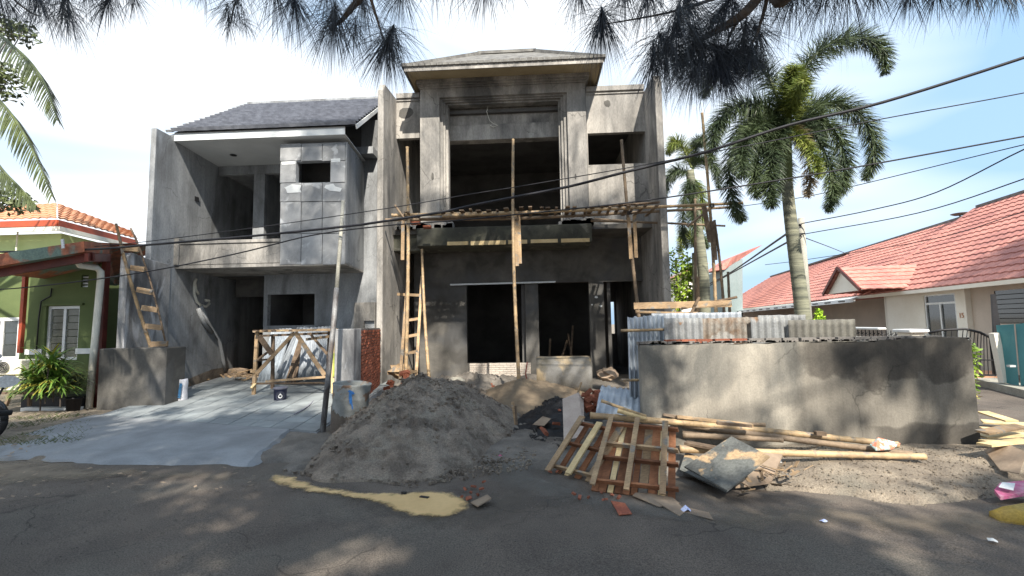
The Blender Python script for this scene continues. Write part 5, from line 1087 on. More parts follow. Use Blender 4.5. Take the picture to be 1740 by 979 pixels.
ply([G(1690,838,.05),G(1700,850,.03),G(1748,842,.05),G(1745,822,.07),G(1700,826,.07)],mat('pink_plastic',(.50,.12,.24),(.60,.35,.42),8,fineamt=.2),'pink printed plastic packet at the right edge of the verge',.03,'plastic_packet','packet')
ply([G(1697,828,.11),G(1722,834,.10),G(1725,822,.12),G(1703,820,.13)],white,'small white paper lying on the pink packet',.004,'paper_scrap','paper')
b_=MB(); 
for k,(x0p,y0p,x1p,y1p,m_) in enumerate(((1668,716,1745,722,woodp),(1668,728,1740,732,woodp),(1668,742,1748,738,woodp),(1670,750,1745,752,woodp),(1670,700,1720,716,woodp),(1668,735,1736,724,wood),(1672,756,1745,748,woodp))):
    thingmesh(MB().beam(G(x0p,y0p,.06+.035*k),G(x1p,y1p,.06+.035*k),.13,.022,tw=random.uniform(-.2,.2)),'pale_plank',m_,['long pale plank on the bottom of the heap right of the wall end','pale plank second from the bottom of the heap at the right wall end','pale plank lying nearest the road in the heap at right','broad pale plank in the heap touching the wall end','pale plank angled at the back of the heap at right','darker plank crossing the middle of the heap at right','pale plank lying on top of the heap right of the wall end'][k],'plank')
# soil lump with yellow painted kerb at right edge
kb=MB(); kb.tube([G(1690,882,.0),G(1720,880,.02),G(1760,876,.03)],[.06,.09,.1],8); tag(kb.build('yellow_kerb_stone',mat('yellow_kerb_paint',(.50,.33,.05),(.38,.27,.08),4,fineamt=.25),smooth=True),'yellow painted kerb stone at the right edge of the road','kerb')
# colourful scrap on bamboo ends
ply([P(1478,757,5.3),P(1492,745,5.3),P(1530,755,5.25),P(1515,764,5.2),P(1488,766,5.2)],mat('printed_wrapper',(.30,.42,.40),(.55,.20,.12),22,fineamt=.3,lo=.46,hi=.54),'colourful crumpled wrapper lying on the bamboo pole ends',.012,'wrapper','wrapper')
# pipe end
w=MB(); w.tube([P(1262,817,4.9),P(1300,820,4.85)],.045,14,cap=False); w.tube([P(1262,817,4.9),P(1300,820,4.85)],.038,14,cap=False); thingmesh(w,'pipe_offcut',black,'short black pipe offcut under the torn plywood scraps','pipe',smooth=True)
# litter
def scrap(px_,py_,s,m_,l,name='litter',cat='litter',z=.01):
    p=G(px_,py_,z); b_=MB(); n=9; vs=[(p.x,p.y,p.z+s*.8)]
    for i in range(n): a=2*math.pi*i/n; r=s*random.uniform(.7,1.2); vs.append((p.x+r*math.cos(a),p.y+r*math.sin(a)*.8,p.z+s*random.uniform(0,.45)))
    b_.add(vs,[(0,1+i,1+(i+1)%n) for i in range(n)]); return thingmesh(b_,name,m_,l,cat)
bluep=mat('blue_plastic',(.30,.38,.70),(.55,.60,.80),20,fineamt=.2)
scrap(1400,887,.03,bluep,'small crumpled bluish plastic cup on the road below the wall','plastic_cup'); scrap(1687,920,.03,white,'little white wrapper on the asphalt at the right'); scrap(850,776,.035,MATS['pink_plastic'],'pink scrap of plastic at the foot of the dark sand'); scrap(884,723,.03,white,'white scrap beside the short wooden stake')
scrap(1165,868,.06,bluep,'pale blue plastic bag crumpled between pallet and cardboard','plastic_bag','bag'); scrap(1325,790,.08,white,'white and grey plastic scraps in the tan debris'); scrap(535,735,.03,MATS['pink_plastic'],'reddish scrap at the foot of the steel pipe'); scrap(1035,690,.05,white,'white scrap among bricks beside the bent sheet')
scrap(868,862,.02,black,'dark crumb of mortar on the road') if False else None
w=MB(); w.beam(P(877,722,6.8),P(871,683,6.9),.045,.03,up=(0,1,0)); thingmesh(w,'wooden_stake',wood,'short wooden stake standing in the sand right of the dark mound','stake')
w=MB(); w.beam(P(878,722,6.76),P(876,690,6.85),.03,.03,up=(0,1,0)); thingmesh(w,'wooden_stake',woodd,'dark thin stake right behind the short wooden one','stake')
w=MB(); 
for i in range(7): a=G(690+ (i%3)*8,845+(i//3)*3,.012)
thingmesh(MB().beam(G(714,844,.012),G(728,846,.012),.035,.012),'wood_chip',black,'dark wood chip floating at the middle of the muddy puddle','wood chip')
thingmesh(MB().beam(G(684,837,.015),G(689,838,.02),.03,.02),'stone',coalm,'small dark stone at the upper edge of the puddle','stone')
# loose bricks
bl2=MB().box(-.5,.5,-.5,.5,-.5,.5); bl2.v=[(x*(1+.2*random.uniform(-1,1)),y*(1+.25*random.uniform(-1,1)),z*(1+.2*random.uniform(-1,1))) for x,y,z in bl2.v]; bm2=bl2.mesh('broken_brick',brickL)
def bricks(pxs,label,group,s=.07,z=.02,Y=None,st=0):
    for (x,y) in pxs:
        p=G(x,y,z) if Y is None else P(x,y,Y); k=random.uniform(.6,1.5)
        o=link('broken_brick',bm2,None,p+Vector((0,0,s*.25))); o.scale=(s*k*1.3,s*k*.8,s*.6); o.rotation_euler=(random.uniform(-.6,.6),random.uniform(-.6,.6),random.uniform(0,6)); tag(o,label,'brick',group)
R2=lambda n,x0,x1,y0,y1:[(random.uniform(x0,x1),random.uniform(y0,y1)) for _ in range(n)]
bricks(R2(14,798,842,656,668),'broken red brick in the heap before the limewashed plinth','broken bricks before the plinth',.13,Y=11.1)
bricks(R2(10,660,690,628,668),'broken red brick lying at the foot of the rough ladder','broken bricks by the ladder',.12,Y=10.2)
bricks(R2(12,995,1022,662,706),'broken red brick between the pale board and the bent sheet','broken bricks under the bent sheet',.10,Y=6.6)
bricks(R2(9,1000,1040,668,690),'red brick lump behind the bent bluish sheet','brick lumps behind the bent sheet',.12,Y=7.3)
bricks([(935,803),(947,802),(975,840),(985,846),(1000,846),(1028,850),(1040,842),(1052,846),(1022,838)],'small chip of red brick on the soil in front of the pallets','brick chips before the pallets',.028)
bricks([(790,832),(800,838),(812,842),(805,828),(818,832),(797,848),(785,845),(822,820)],'muddy brick piece at the right end of the puddle','brick pieces by the puddle',.032)
bricks([(950,700),(945,722),(1003,700),(925,735)],'single red brick lump on the black gravel heap','brick lumps on the black gravel',.07,z=.15)
ply([G(905,722,.14),G(922,708,.2),G(936,712,.2),G(925,724,.15)],card,'brown paper scrap on the black gravel heap',.006,'paper_scrap','paper')
ply([G(800,855,.02),G(812,862,.03),G(835,848,.05),G(828,842,.05)],card,'muddy cardboard scrap at the right end of the puddle',.01,'cardboard_flap','cardboard')
# sacks of tan paper by the right pier, ladder foot, carport
def crumple(c,s,m_,l,name,cat,n=40,flat=.6):
    b_=MB(); vs=[]
    for j in range(9):
        for i in range(14):
            th_=math.pi*j/8; a=2*math.pi*i/14; d=Vector((math.sin(th_)*math.cos(a),math.sin(th_)*math.sin(a),math.cos(th_)*flat)); k=1+.35*noise.noise(d*2.2+c)+.18*noise.noise(d*5+c); vs.append(c+d*s*k)
    b_.add(vs,[(j*14+i,(j+1)*14+i,(j+1)*14+(i+1)%14,j*14+(i+1)%14) for j in range(8) for i in range(14)]); return thingmesh(b_,name,m_,l,cat)
crumple(P(1032,636,10.9),.25,card,'crumpled brown paper sack at the foot of the right pier','paper_sack','sack')
crumple(P(680,630,11.2),.28,wood,'heap of tan paper and splinters at the foot of the rough ladder','paper_sack','sack')
crumple(P(395,640,13.0),.45,card,'pile of crumpled tan sacks in the back corner of the carport','paper_sack','sack',flat=.5)
crumple(P(425,646,12.6),.32,card,'lower tan sack pile right of the carport corner','paper_sack','sack',flat=.4)
w=MB(); w.tube([P(x,y,11) for x,y in ((896,615),(893,635),(896,650),(905,658))],.018,6); thingmesh(w,'red_hose','x' and mat('red_rubber',(.30,.10,.08),None,5),'faded red hose hanging by the plinth right of the middle post','hose',smooth=True)
# ================= poles, wires =================
ep=thing('utility_pole','slim concrete utility pole right behind the foxtail palm trunk','pole',P(1374,560,12)); w=MB(); w.tube([P(1376,600,12.2),P(1361,371,12.2)],[.12,.075],10); w.build('pole_shaft',polem,ep,smooth=True)
w=MB(); w.tube([P(1361,398,12.2)+Vector((.09*math.cos(t),.09*math.sin(t),0)) for t in [i*.8 for i in range(9)]],.015,5); w.build('clamp',black,ep)
def wire(pts,Ys,r,label):
    pts=[P(x,y,Ys[0]+(Ys[1]-Ys[0])*(pts[0][0]-x)/(pts[0][0]-pts[-1][0])) for x,y in pts]; q=[]
    e=[pts[0]*2-pts[1]]+pts+[pts[-1]*2-pts[-2]]
    for i in range(len(pts)-1):
        a,b_,c,d=e[i:i+4]
        for k in range(6): t=k/6; q.append(.5*((2*b_)+(c-a)*t+(2*a-5*b_+4*c-d)*t*t+(3*b_-a-3*c+d)*t**3))
    q.append(pts[-1]); tag(MB().tube(q,r,6).build('overhead_cable',wirem,smooth=True),label,'cable')
wire([(1850,58),(1740,98),(1500,174),(1340,213),(1200,258),(1057,294),(967,317),(870,336),(804,349),(748,361),(640,378),(586,385),(420,402),(254,416),(150,424),(-60,430)],(6.2,8.6),.022,'thickest black overhead cable, uppermost where it crosses the right edge')
wire([(1850,132),(1740,158),(1500,202),(1330,236),(1160,268),(1057,287),(953,305),(870,319),(794,331),(659,354),(455,384),(254,410),(150,420)],(6.4,8.7),.008,'thin wire running just beneath the thickest cable')
wire([(1850,213),(1740,232),(1489,278),(1325,306),(1080,343),(864,366),(770,375),(652,384),(530,400),(398,432),(230,465),(50,488),(-60,495)],(6.6,8.4),.012,'black cable passing in front of the scaffold boards and dropping left over the green wall')
wire([(1850,225),(1740,246),(1448,317),(1354,337),(1250,352)],(6.6,12),.009,'wire third from the top at the right edge')
wire([(1850,212),(1740,254),(1591,327),(1480,357),(1362,380)],(7,12.1),.012,'cable ending at the utility pole, the upper one of two')
wire([(1850,262),(1740,304),(1560,362),(1366,398)],(7,12.1),.011,'cable ending at the utility pole, the lower one of two')
wire([(1850,334),(1740,360),(1578,408),(1372,441),(1300,450)],(9,20),.012,'cable sagging across the red tiled roof')
wire([(1360,382),(1330,402),(1240,464),(1200,485)],(12.1,30),.035,'cable dropping left from the utility pole, the steeper one')
wire([(1360,400),(1330,416),(1240,466),(1180,500)],(12.1,34),.03,'cable dropping left from the utility pole, the lower one')
wire([(1362,402),(1410,420),(1445,434)],(12.1,20),.012,'short wire from the utility pole to the red roof')
# ================= air conditioners, pots =================
for k,(ya,yb,l) in enumerate(((613,637,'dusty cream air conditioner outdoor unit, the upper one left of the leafy plant'),(640,664,'cream air conditioner outdoor unit, the lower one left of the leafy plant'))):
    p0=P(-22,ya,8.4); p1=P(34,yb,8.4); t=thing('air_conditioner',l,'air conditioner',(p1.x-.3,8.5,p1.z)); MB().box(p0.x,p1.x,8.4,8.75,p1.z,p0.z).build('casing',cream,t,bevel=.015)
    c=Vector(((P(8,ya,8.4).x),8.385,(p0.z+p1.z)/2)); w=MB()
    for r in (.03,.06,.09,.115): w.tube([c+Vector((r*math.cos(a),0,r*math.sin(a))) for a in [i*math.pi/9 for i in range(19)]],.004,4)
    w.build('fan_grille',polem,t); w=MB(); w.add([c+Vector((.115*math.cos(i*.45),.008,.115*math.sin(i*.45))) for i in range(14)],[tuple(range(13,-1,-1))]); w.build('fan_opening',black,t)
p=P(20,672,8.3); w=MB(); w.beam(P(-30,668,8.4),P(60,668,8.4),.05,.05); w.beam(P(18,668,8.4),P(10,690,8.4),.05,.05); w.beam(P(50,668,8.7),P(50,690,8.7),.05,.05); thingmesh(w,'unit_stand',woodd,'brown timber stand under the two air conditioner units','stand')
w=MB(); a=P(60,690,8.9); w.box(a.x-.2,P(150,690,8.9).x-.15,8.8,8.95,0.02,.10); thingmesh(w,'planter_kerb',white,'low whitewashed kerb in front of the green wall','kerb')
w=MB(); w.box(P(38,690,9).x,P(150,690,9).x-.1,8.97,9.28,-.02,.30); thingmesh(w,'planter_box',black,'dark planter trough against the green wall','planter')
for px_,py_,r in ((25,715,.09),(12,702,.07)): pass

b=MB()
for k in range(46):     # splinters and torn strips spilling out right of the plywood
    p=G(random.gauss(1310,26),random.gauss(800,16),.03+.1*random.random()); a=random.random()*3.14; L_=random.uniform(.05,.22); d=Vector((math.cos(a)*L_,math.sin(a)*L_,random.uniform(-.03,.06))); b.beam(p,p+d,random.uniform(.012,.04),.006,tw=random.uniform(-.6,.6))
tag(b.build('splinters',wood),'torn tan wood splinters spilling out right of the dirty plywood','splinters',kind='stuff')
b=MB()
for k in range(30):
    p=P(random.gauss(410,22),640+random.gauss(3,5),12.4-random.random()); a=random.random()*3.14; L_=random.uniform(.15,.5); d=Vector((math.cos(a)*L_,math.sin(a)*L_,random.uniform(-.05,.12))); b.beam(p,p+d,random.uniform(.03,.09),.012,tw=random.uniform(-.6,.6))
tag(b.build('scrap_pile',wood),'untidy pile of tan wood scraps in the back corner of the carport','scrap',kind='stuff')
# ================= plants =================
def strip(vs,fs,a,d,up,L_,w_,droop,seg=3):
    # one narrow leaf bending under its weight
    n=len(vs); d=d.normalized(); s=d.cross(up)
    s=s.normalized() if s.length>1e-3 else Vector((1,0,0)); p=Vector(a)
    for i in range(seg+1):
        t=i/seg; ww=w_*(1-t)**.6*(.55+.45*min(1,t*3)) if i<seg else 0
        if i<seg: vs.append(p+s*ww/2); vs.append(p-s*ww/2)
        else: vs.append(Vector(p))
        d=(d+Vector((0,0,-droop/seg))).normalized(); p=p+d*(L_/seg)
    for i in range(seg-1): fs.append((n+2*i,n+2*i+1,n+2*i+3,n+2*i+2))
    fs.append((n+2*(seg-1),n+2*(seg-1)+1,n+2*seg))
def bez(pts,n):
    out=[]; e=[pts[0]*2-pts[1]]+pts+[pts[-1]*2-pts[-2]]
    for i in range(len(pts)-1):
        a,b_,c,d=e[i:i+4]
        for k in range(n): t=k/n; out.append(.5*((2*b_)+(c-a)*t+(2*a-5*b_+4*c-d)*t*t+(3*b_-a-3*c+d)*t**3))
    out.append(pts[-1]); return out
def foxtail(par,pts,m,L_=.40,n=420,w_=.015,name='frond'):
    n=int(n*3.6)
    q=bez(pts,8); vs=[]; fs=[]; N_=len(q)-1
    for k in range(n):
        t=(.05+.95*random.random())*N_; i=min(N_-1,int(t)); p=q[i].lerp(q[i+1],t-i); ax=(q[i+1]-q[i]).normalized()
        u=ax.orthogonal().normalized(); a=random.random()*6.283; r=Matrix.Rotation(a,3,ax)@u; d=(r+ax*random.uniform(.35,.9)).normalized(); s=math.sin(math.pi*min(1,.2+.8*t/N_)**.8)**.35
        strip(vs,fs,p,d,Vector((random.uniform(-1,1),random.uniform(-1,1),random.uniform(-1,1))),L_*1.12*s*random.uniform(.75,1.1),w_,.55,3)
    b=MB(); b.tube(q,[.03*(1-i/len(q))+.006 for i in range(len(q))],5); b.add(vs,fs); return b.build(name,m,par)
fp=thing('foxtail_palm','large foxtail palm with ringed trunk and bushy drooping fronds behind the garden wall','palm tree',P(1366,560,8.6))
YP=8.6
tr_=[P(1367,585,YP),P(1362,520,YP),P(1352,440,YP),P(1343,370,YP),P(1336,300,YP),P(1332,240,YP)]
q=bez(tr_,12); b=MB(); pts=[];rs=[]
for i,p in enumerate(q): t=i/len(q); pts.append(p); rs.append((.132-.045*t)*(1+.02*(i%2)))
b.tube(pts,rs,14); b.build('trunk',palmb,fp,smooth=True)
b=MB(); b.tube([P(1336,310,YP),P(1333,250,YP),P(1335,200,YP)],[.105,.12,.07],12); b.build('crownshaft',mat('crownshaft_green',(.20,.25,.10),(.14,.18,.08),3),fp,smooth=True)
def fr(px,dY,m=foxg,L_=.38,n=420): 
    k=len(px); foxtail(fp,[P(x,y,YP+dY*(i/(k-1))) for i,(x,y) in enumerate(px)],m,L_,n)
fr([(1338,205),(1365,120),(1410,75),(1462,64),(1500,85),(1506,125)],.3,L_=.38,n=520)
fr([(1338,200),(1342,150),(1350,112)],-.5,foxy,.34,330); fr([(1338,205),(1355,160),(1366,135)],-.9,foxy,.30,260)
fr([(1333,200),(1305,130),(1265,105),(1215,120),(1195,165)],.5,n=480)
fr([(1333,205),(1295,180),(1250,182),(1218,215),(1208,268)],-.4,n=480); fr([(1333,210),(1300,195),(1262,215),(1240,280),(1246,345),(1262,375)],.6,n=560)
fr([(1333,215),(1310,225),(1285,275),(1285,335)],-.6,n=480); fr([(1335,215),(1318,240),(1308,300),(1312,350)],-1.0,n=420); fr([(1334,215),(1320,235),(1330,290),(1330,325)],.8,n=360)
fr([(1340,205),(1385,180),(1435,178),(1475,215),(1487,265),(1470,305)],.6,n=560,L_=.38)
fr([(1340,210),(1385,200),(1425,235),(1435,290),(1424,330)],-.3,n=460); fr([(1340,212),(1380,225),(1405,270),(1415,325),(1408,358)],-.7,foxg,.28,460)
fr([(1340,215),(1360,235),(1385,270),(1392,300)],-1.1,foxy,.22,260); fr([(1334,210),(1290,215),(1262,250),(1262,300)],-1.0,n=380); dead=mat('dead_palm_leaf',(.24,.19,.11),(.15,.115,.07),3,bump=0); fr([(1340,215),(1362,235),(1376,290),(1372,335)],-.9,dead,.26,200)
for (tp,Yq,frs,lab) in (([(1198,560),(1196,480),(1190,420),(1180,350),(1172,290)],13.5,[[(1175,285),(1160,250),(1145,240),(1135,262)],[(1175,285),(1185,245),(1195,236)],[(1175,290),(1192,270),(1215,282),(1222,320)],[(1172,295),(1150,290),(1132,310),(1128,335)],[(1178,300),(1190,330),(1192,375),(1180,410)],[(1176,300),(1165,330),(1160,380),(1166,420)],[(1178,300),(1176,350),(1182,400)]],'smaller foxtail palm with pale trunk farther back beside the bamboo uprights'),
    ([(1186,560),(1184,470),(1182,430)],15.5,[[(1182,425),(1172,400),(1160,400),(1155,430)],[(1182,425),(1190,405),(1200,420)]],'thin distant palm stem behind the smaller foxtail palm')):
    t=thing('foxtail_palm',lab,'palm tree',P(*tp[0],Yq)); q=bez([P(x,y,Yq) for x,y in tp],8); MB().tube(q,[.17-.05*i/len(q) for i in range(len(q))],12).build('trunk',palmb,t,smooth=True)
    for i,f_ in enumerate(frs): k=len(f_); foxtail(t,[P(x,y,Yq+random.uniform(-.6,.6)*(j/(k-1))) for j,(x,y) in enumerate(f_)],foxy if i in (0,4) else foxg,.36,300)
# coconut palm at the left edge
cp=thing('coconut_palm','coconut palm whose long fronds hang in from the left edge','palm tree',P(-260,640,6.2)); b=MB(); b.tube([P(-260,640,6.2)-Vector((0,0,.3)),P(-200,330,6.2),P(-130,60,6.2)],[.17,.14,.12],10); b.build('trunk',palmb,cp,smooth=True)
def coconut(pts,n=70,L_=.62,m=coco):
    q=bez(pts,10); vs=[];fs=[]; N_=len(q)-1
    for k in range(n):
        t=(.06+.94*k/n)*N_; i=min(N_-1,int(t)); p=q[i].lerp(q[i+1],t-i); ax=(q[i+1]-q[i]).normalized(); sd=ax.cross(Vector((0,0,1))).normalized()
        for s in (-1,1): strip(vs,fs,p,(sd*s*.55+ax*.75+Vector((0,0,-.45))+Vector((random.uniform(-.08,.08),)*3)),Vector((0,0,1))+sd*.5*s,L_*math.sin(math.pi*min(.97,.25+.75*t/N_))**.5*random.uniform(.9,1.05),.035,.5,4)
    b=MB(); b.tube(q,[.028*(1-i/len(q))+.006 for i in range(len(q))],5); b.add(vs,fs); b.build('frond',m,cp)
Yc=6.0
coconut([P(-130,60,6.2),P(-40,40,6.0),P(30,85,5.8),P(72,135,5.7),P(98,205,5.6)]); coconut([P(-130,60,6.2),P(-70,110,6),P(0,172,5.8),P(45,235,5.7),P(90,335,5.6)],80,.6)
coconut([P(-130,60,6.2),P(-80,150,6.2),P(-10,270,6.2),P(35,320,6.2),P(62,350,6.2)],60,.5); coconut([P(-130,60,6.2),P(-100,200,6.4),P(-40,300,6.4),P(0,345,6.4)],60,.5)
# broadleaf trees as clouds of leaves with limbs
def leafcloud(blobs,n,s,vs,fs,asp=.45):
    for c,r in blobs:
        for k in range(n):
            while 1:
                d=Vector((random.uniform(-1,1),random.uniform(-1,1),random.uniform(-1,1)))
                if .2<d.length<1: break
            p=c+Vector((d.x*r.x,d.y*r.y,d.z*r.z)); a=Vector((random.uniform(-1,1),random.uniform(-1,1),random.uniform(-.7,.5))).normalized(); u=a.orthogonal().normalized(); u=Matrix.Rotation(random.random()*6,3,a)@u; L_=s*random.uniform(.6,1.3); m_=len(vs)
            vs+=[p,p+a*L_*.5+u*L_*asp*.5,p+a*L_,p+a*L_*.5-u*L_*asp*.5]; fs.append((m_,m_+1,m_+2,m_+3))
def tree(name,label,base,top,blobs,n,s,m,cat='tree',extra=None,tr_r=.09):
    t=thing(name,label,cat,base); b=MB(); b.tube([base,base.lerp(top,.5)+Vector((.05,0,0)),top],[tr_r,tr_r*.8,tr_r*.5],8)
    for c,r in blobs[:14]: b.tube([base.lerp(top,.75),base.lerp(c,.8)+Vector((0,0,.1)),c],[tr_r*.4,tr_r*.25,tr_r*.1],5)
    b.build('trunk',bark,t,smooth=True); vs=[];fs=[]; leafcloud(blobs,n,s,vs,fs); o=MB().add(vs,fs).build('crown',m,t); return t
V=Vector
tree('bushy_tree','bright yellow green bushy tree just right of the house corner',P(1150,600,16),P(1152,480,16),[(P(x,y,16),V((r*.02,.5,r*.02))) for x,y,r in ((1150,440,22),(1162,455,20),(1145,470,25),(1172,468,14),(1152,490,22),(1168,497,18),(1145,510,22),(1185,462,10),(1180,505,12))],170,.16,limeg)
tree('small_broadleaf_tree','small leaved dark tree at the upper left edge behind the coconut palm',P(-300,640,9),P(-160,200,9),[(P(x,y,9),V((.28,.4,.22))) for x,y in ((5,42),(22,52),(38,55),(-20,40),(8,120),(16,132),(4,152),(-20,140),(0,330),(14,345),(-20,320),(25,340))],110,.13,coco)
tree('yellow_green_shrub','bright green pointed shrub tip peeking over the brown fence sheet',P(1392,585,7.4),P(1392,550,7.4),[(P(1392,543,7.4),V((.07,.07,.06))),(P(1391,533,7.4),V((.04,.04,.08))),(P(1393,552,7.4),V((.09,.08,.07)))],160,.05,mat('lime_leaf',(.42,.62,.05),(.30,.48,.04),4,bump=0),'shrub',tr_r=.01)
tree('side_shrub','sliver of bright green shrub touching the right end of the garden wall',P(1648,700,8.5),P(1649,600,8.5),[(P(1650,y,8.5),V((.10,.1,.14))) for y in (590,610,630,650,670)],60,.09,limeg,'shrub',tr_r=.015)
# dracaena clump
dc=thing('leafy_plant','big clump of strap leaved green and yellow plant before the green wall','plant',P(78,690,8.5)); 
for (x,y,r) in ((70,655,1.05),(92,652,1.05),(50,645,.8),(62,640,1),(82,625,1.1),(100,640,1),(78,655,.9),(55,660,.8),(104,660,.8),(90,612,.8),(70,668,.7)):
    vs=[];fs=[]; c=P(x,y,8.45+random.uniform(-.15,.15))
    for k in range(46):
        a=random.random()*6.283; el=random.uniform(.1,1.35); d=V((math.cos(a)*math.cos(el),math.sin(a)*math.cos(el),math.sin(el))); strip(vs,fs,c,d,V((0,0,1)),.60*r*random.uniform(.7,1.1),.06,1.3,6)
    b=MB(); b.tube([c-V((0,0,.35)),c],[.012,.012],5); b.build('stem',bark,dc); MB().add(vs,fs).build('leaf_rosette',drac,dc)
d2_=thing('potted_plant','smaller dark green potted plant between the big leafy clump and the downpipe','plant',P(126,690,8.8)); vs=[];fs=[]
for k in range(90):
    c=P(random.uniform(112,140),random.uniform(636,664),8.8); a=random.random()*6.283; el=random.uniform(-.2,1.1); strip(vs,fs,c,V((math.cos(a)*math.cos(el),math.sin(a)*math.cos(el),math.sin(el))),V((0,0,1)),.2,.05,.9,4)
MB().add(vs,fs).build('leaves',coco,d2_); b=MB(); c=P(126,668,8.8); b.lathe([(0,0),(.10,0),(.13,.26),(.15,.26),(.15,.29),(.11,.28)],(c.x,c.y,0.02),18); b.build('pot',black,d2_,smooth=True)
# weeds on the verge at left
vs=[];fs=[]
for k in range(1400):
    g_=G(random.uniform(-20,150),random.uniform(708,760),0); a=random.random()*6.28
    if noise.noise(g_*1.5)<-.05: continue
    strip(vs,fs,g_+V((0,0,.02)),V((math.cos(a)*.6,math.sin(a)*.6,1)),V((math.sin(a),-math.cos(a),0)),random.uniform(.04,.12),.012,.5,2)
tag(MB().add(vs,fs).build('verge_grass',coco),'thin short weeds growing on the verge at the left edge','grass',kind='stuff')
# fallen leaves on the verge and road edge
vs=[];fs=[]
for (x,y) in inpoly([G(-60,700),G(150,705),G(60,770),G(-60,800)],300)+inpoly([G(-60,800),G(460,800),G(460,840),G(-60,860)],70):
    a=random.random()*6.28; s=random.uniform(.015,.04); u=V((math.cos(a),math.sin(a),random.uniform(-.2,.3)))*s; v=V((-math.sin(a),math.cos(a),random.uniform(-.2,.3)))*s*.5; p=V((x,y,.04)); n=len(vs); vs+=[p-u,p+v,p+u,p-v]; fs.append((n,n+1,n+2,n+3))
tag(MB().add(vs,fs).build('fallen_leaves',card),'dry fallen leaves scattered along the verge and road edge at left','leaves',kind='stuff')
# ================= the long needled tree over the street =================
pt=thing('pine_tree','tall long needled tree whose dark drooping tufts hang along the top of the view','tree',V((1.4,-2.6,0)))
b=MB(); tk=[V((1.4,-2.6,-.1)),V((1.35,-2.55,2)),V((1.5,-2.3,4.2)),V((1.3,-2.2,7)),V((1.6,-2.4,10)),V((1.5,-2.5,13))]; b.tube(bez(tk,5),[.26-.0075*i for i in range(26)],12); b.build('trunk',bark,pt,smooth=True)
tufts=[ # px,py,Y,length,count
 (70,12,2.6,.26,110),(108,28,2.5,.22,70),(118,26,2.5,.24,110),(25,20,2.7,.24,80),(180,8,2.5,.20,150),(232,0,2.5,.17,90),(150,-8,2.6,.22,90),(0,-5,2.7,.26,90),(50,-10,2.7,.26,90),(95,-12,2.7,.26,90),
 (390,42,2.6,.15,90),(421,45,2.6,.12,60),(400,5,2.6,.26,110),(350,-15,2.7,.2,80),(566,44,2.4,.30,170),(657,80,2.3,.24,260),(500,8,2.5,.30,130),(615,5,2.5,.30,110),(470,-10,2.6,.3,90),(680,-5,2.5,.28,90),(560,-15,2.5,.3,90),(735,-20,2.6,.22,50),(600,60,2.4,.2,60),
 (822,-22,2.4,.28,120),(870,-25,2.5,.2,60),(780,-28,2.5,.22,50),
 (1024,42,2.4,.26,210),(985,-8,2.4,.24,90),(1060,-5,2.4,.24,90),(1138,86,2.3,.26,220),(1169,14,2.3,.26,230),(1100,0,2.3,.26,140),(1190,70,2.3,.24,190),(1235,92,2.3,.22,200),(1262,78,2.3,.22,190),(1215,30,2.3,.24,200),(1290,60,2.4,.2,110),(1150,50,2.2,.26,150),(1215,115,2.3,.2,130),(1250,15,2.4,.25,130),(1110,110,2.3,.2,110),(1180,125,2.3,.2,160),(1240,135,2.3,.18,140),(1160,105,2.3,.22,150),(1275,110,2.3,.18,120),
 (1345,0,2.4,.26,110),(1400,-14,2.4,.30,120),(1445,-18,2.4,.34,110),(1480,-5,2.4,.2,90),(1545,-8,2.5,.20,150),(1590,-5,2.5,.20,100),(1650,-12,2.5,.20,110),(1700,-14,2.5,.22,120),(1730,-10,2.5,.16,80),(1310,-10,2.4,.28,110),(1375,-25,2.4,.28,90)]
for sx,n,(x0p,x1p) in (('a',4,(280,330)),('b',14,(1080,1300)),('c',7,(1340,1740)),('d',3,(0,200)),('e',3,(400,660))):
    for k in range(n): tufts.append((random.uniform(x0p,x1p),random.uniform(-110,-30),2.4,.24,60))
vs=[];fs=[]; tops=[]
for (x,y,Y,L_,n) in tufts:
    c=P(x,y,Y); tops.append(c); ax=V((random.uniform(-.5,.5),random.uniform(-.1,.5),-.9 if y<20 else -.45)).normalized()
    for k in range(int(n*(1.9 if x>1100 and y>25 else 1.9 if 440<x<780 or x>950 and x<1100 else 1.35))):
        while 1:
            d=V((random.gauss(0,1),random.gauss(0,1),random.gauss(0,1)))
            if d.length>.1: d.normalize(); break
        d=(d+ax*random.uniform(.2,1.3)).normalized()
        if d.z>.55: d.z*=.3
        strip(vs,fs,c-ax*random.uniform(0,.06)*2,d,V((random.uniform(-1,1),random.uniform(-1,1),random.uniform(-1,1))),L_*random.uniform(.7,1.5),.0029,1.1,3)
MB().add(vs,fs).build('hanging_tufts',needle,pt)['kind']='stuff'
b=MB()
def limb(pts,r0,r1,n=6): q=bez(pts,5); b.tube(q,[r0+(r1-r0)*i/(len(q)-1) for i in range(len(q))],n)
hub=V((1.5,-1.6,4.4))
limb([hub,P(1440,-160,1.6),P(1310,-30,2.2),P(1262,25,2.25),P(1200,62,2.3),P(1165,84,2.3)],.05,.006); limb([P(1310,-30,2.2),P(1298,20,2.3),P(1285,60,2.3),P(1270,85,2.3)],.012,.004); limb([P(1262,25,2.25),P(1240,60,2.3),P(1232,95,2.3)],.009,.004)
limb([P(1310,-30,2.2),P(1240,-10,2.3),P(1169,12,2.3),P(1120,25,2.3),P(1024,42,2.4)],.012,.003); limb([P(1210,58,2.3),P(1175,70,2.3),P(1140,86,2.3)],.008,.004)
limb([hub,P(1000,-200,1.8),P(700,-90,2.2),P(610,0,2.4),P(580,35,2.4),P(560,46,2.4)],.04,.005); limb([P(625,-20,2.35),P(640,30,2.35),P(655,78,2.3)],.010,.004); limb([P(700,-90,2.2),P(480,-60,2.4),P(405,0,2.6),P(392,42,2.6)],.012,.003)
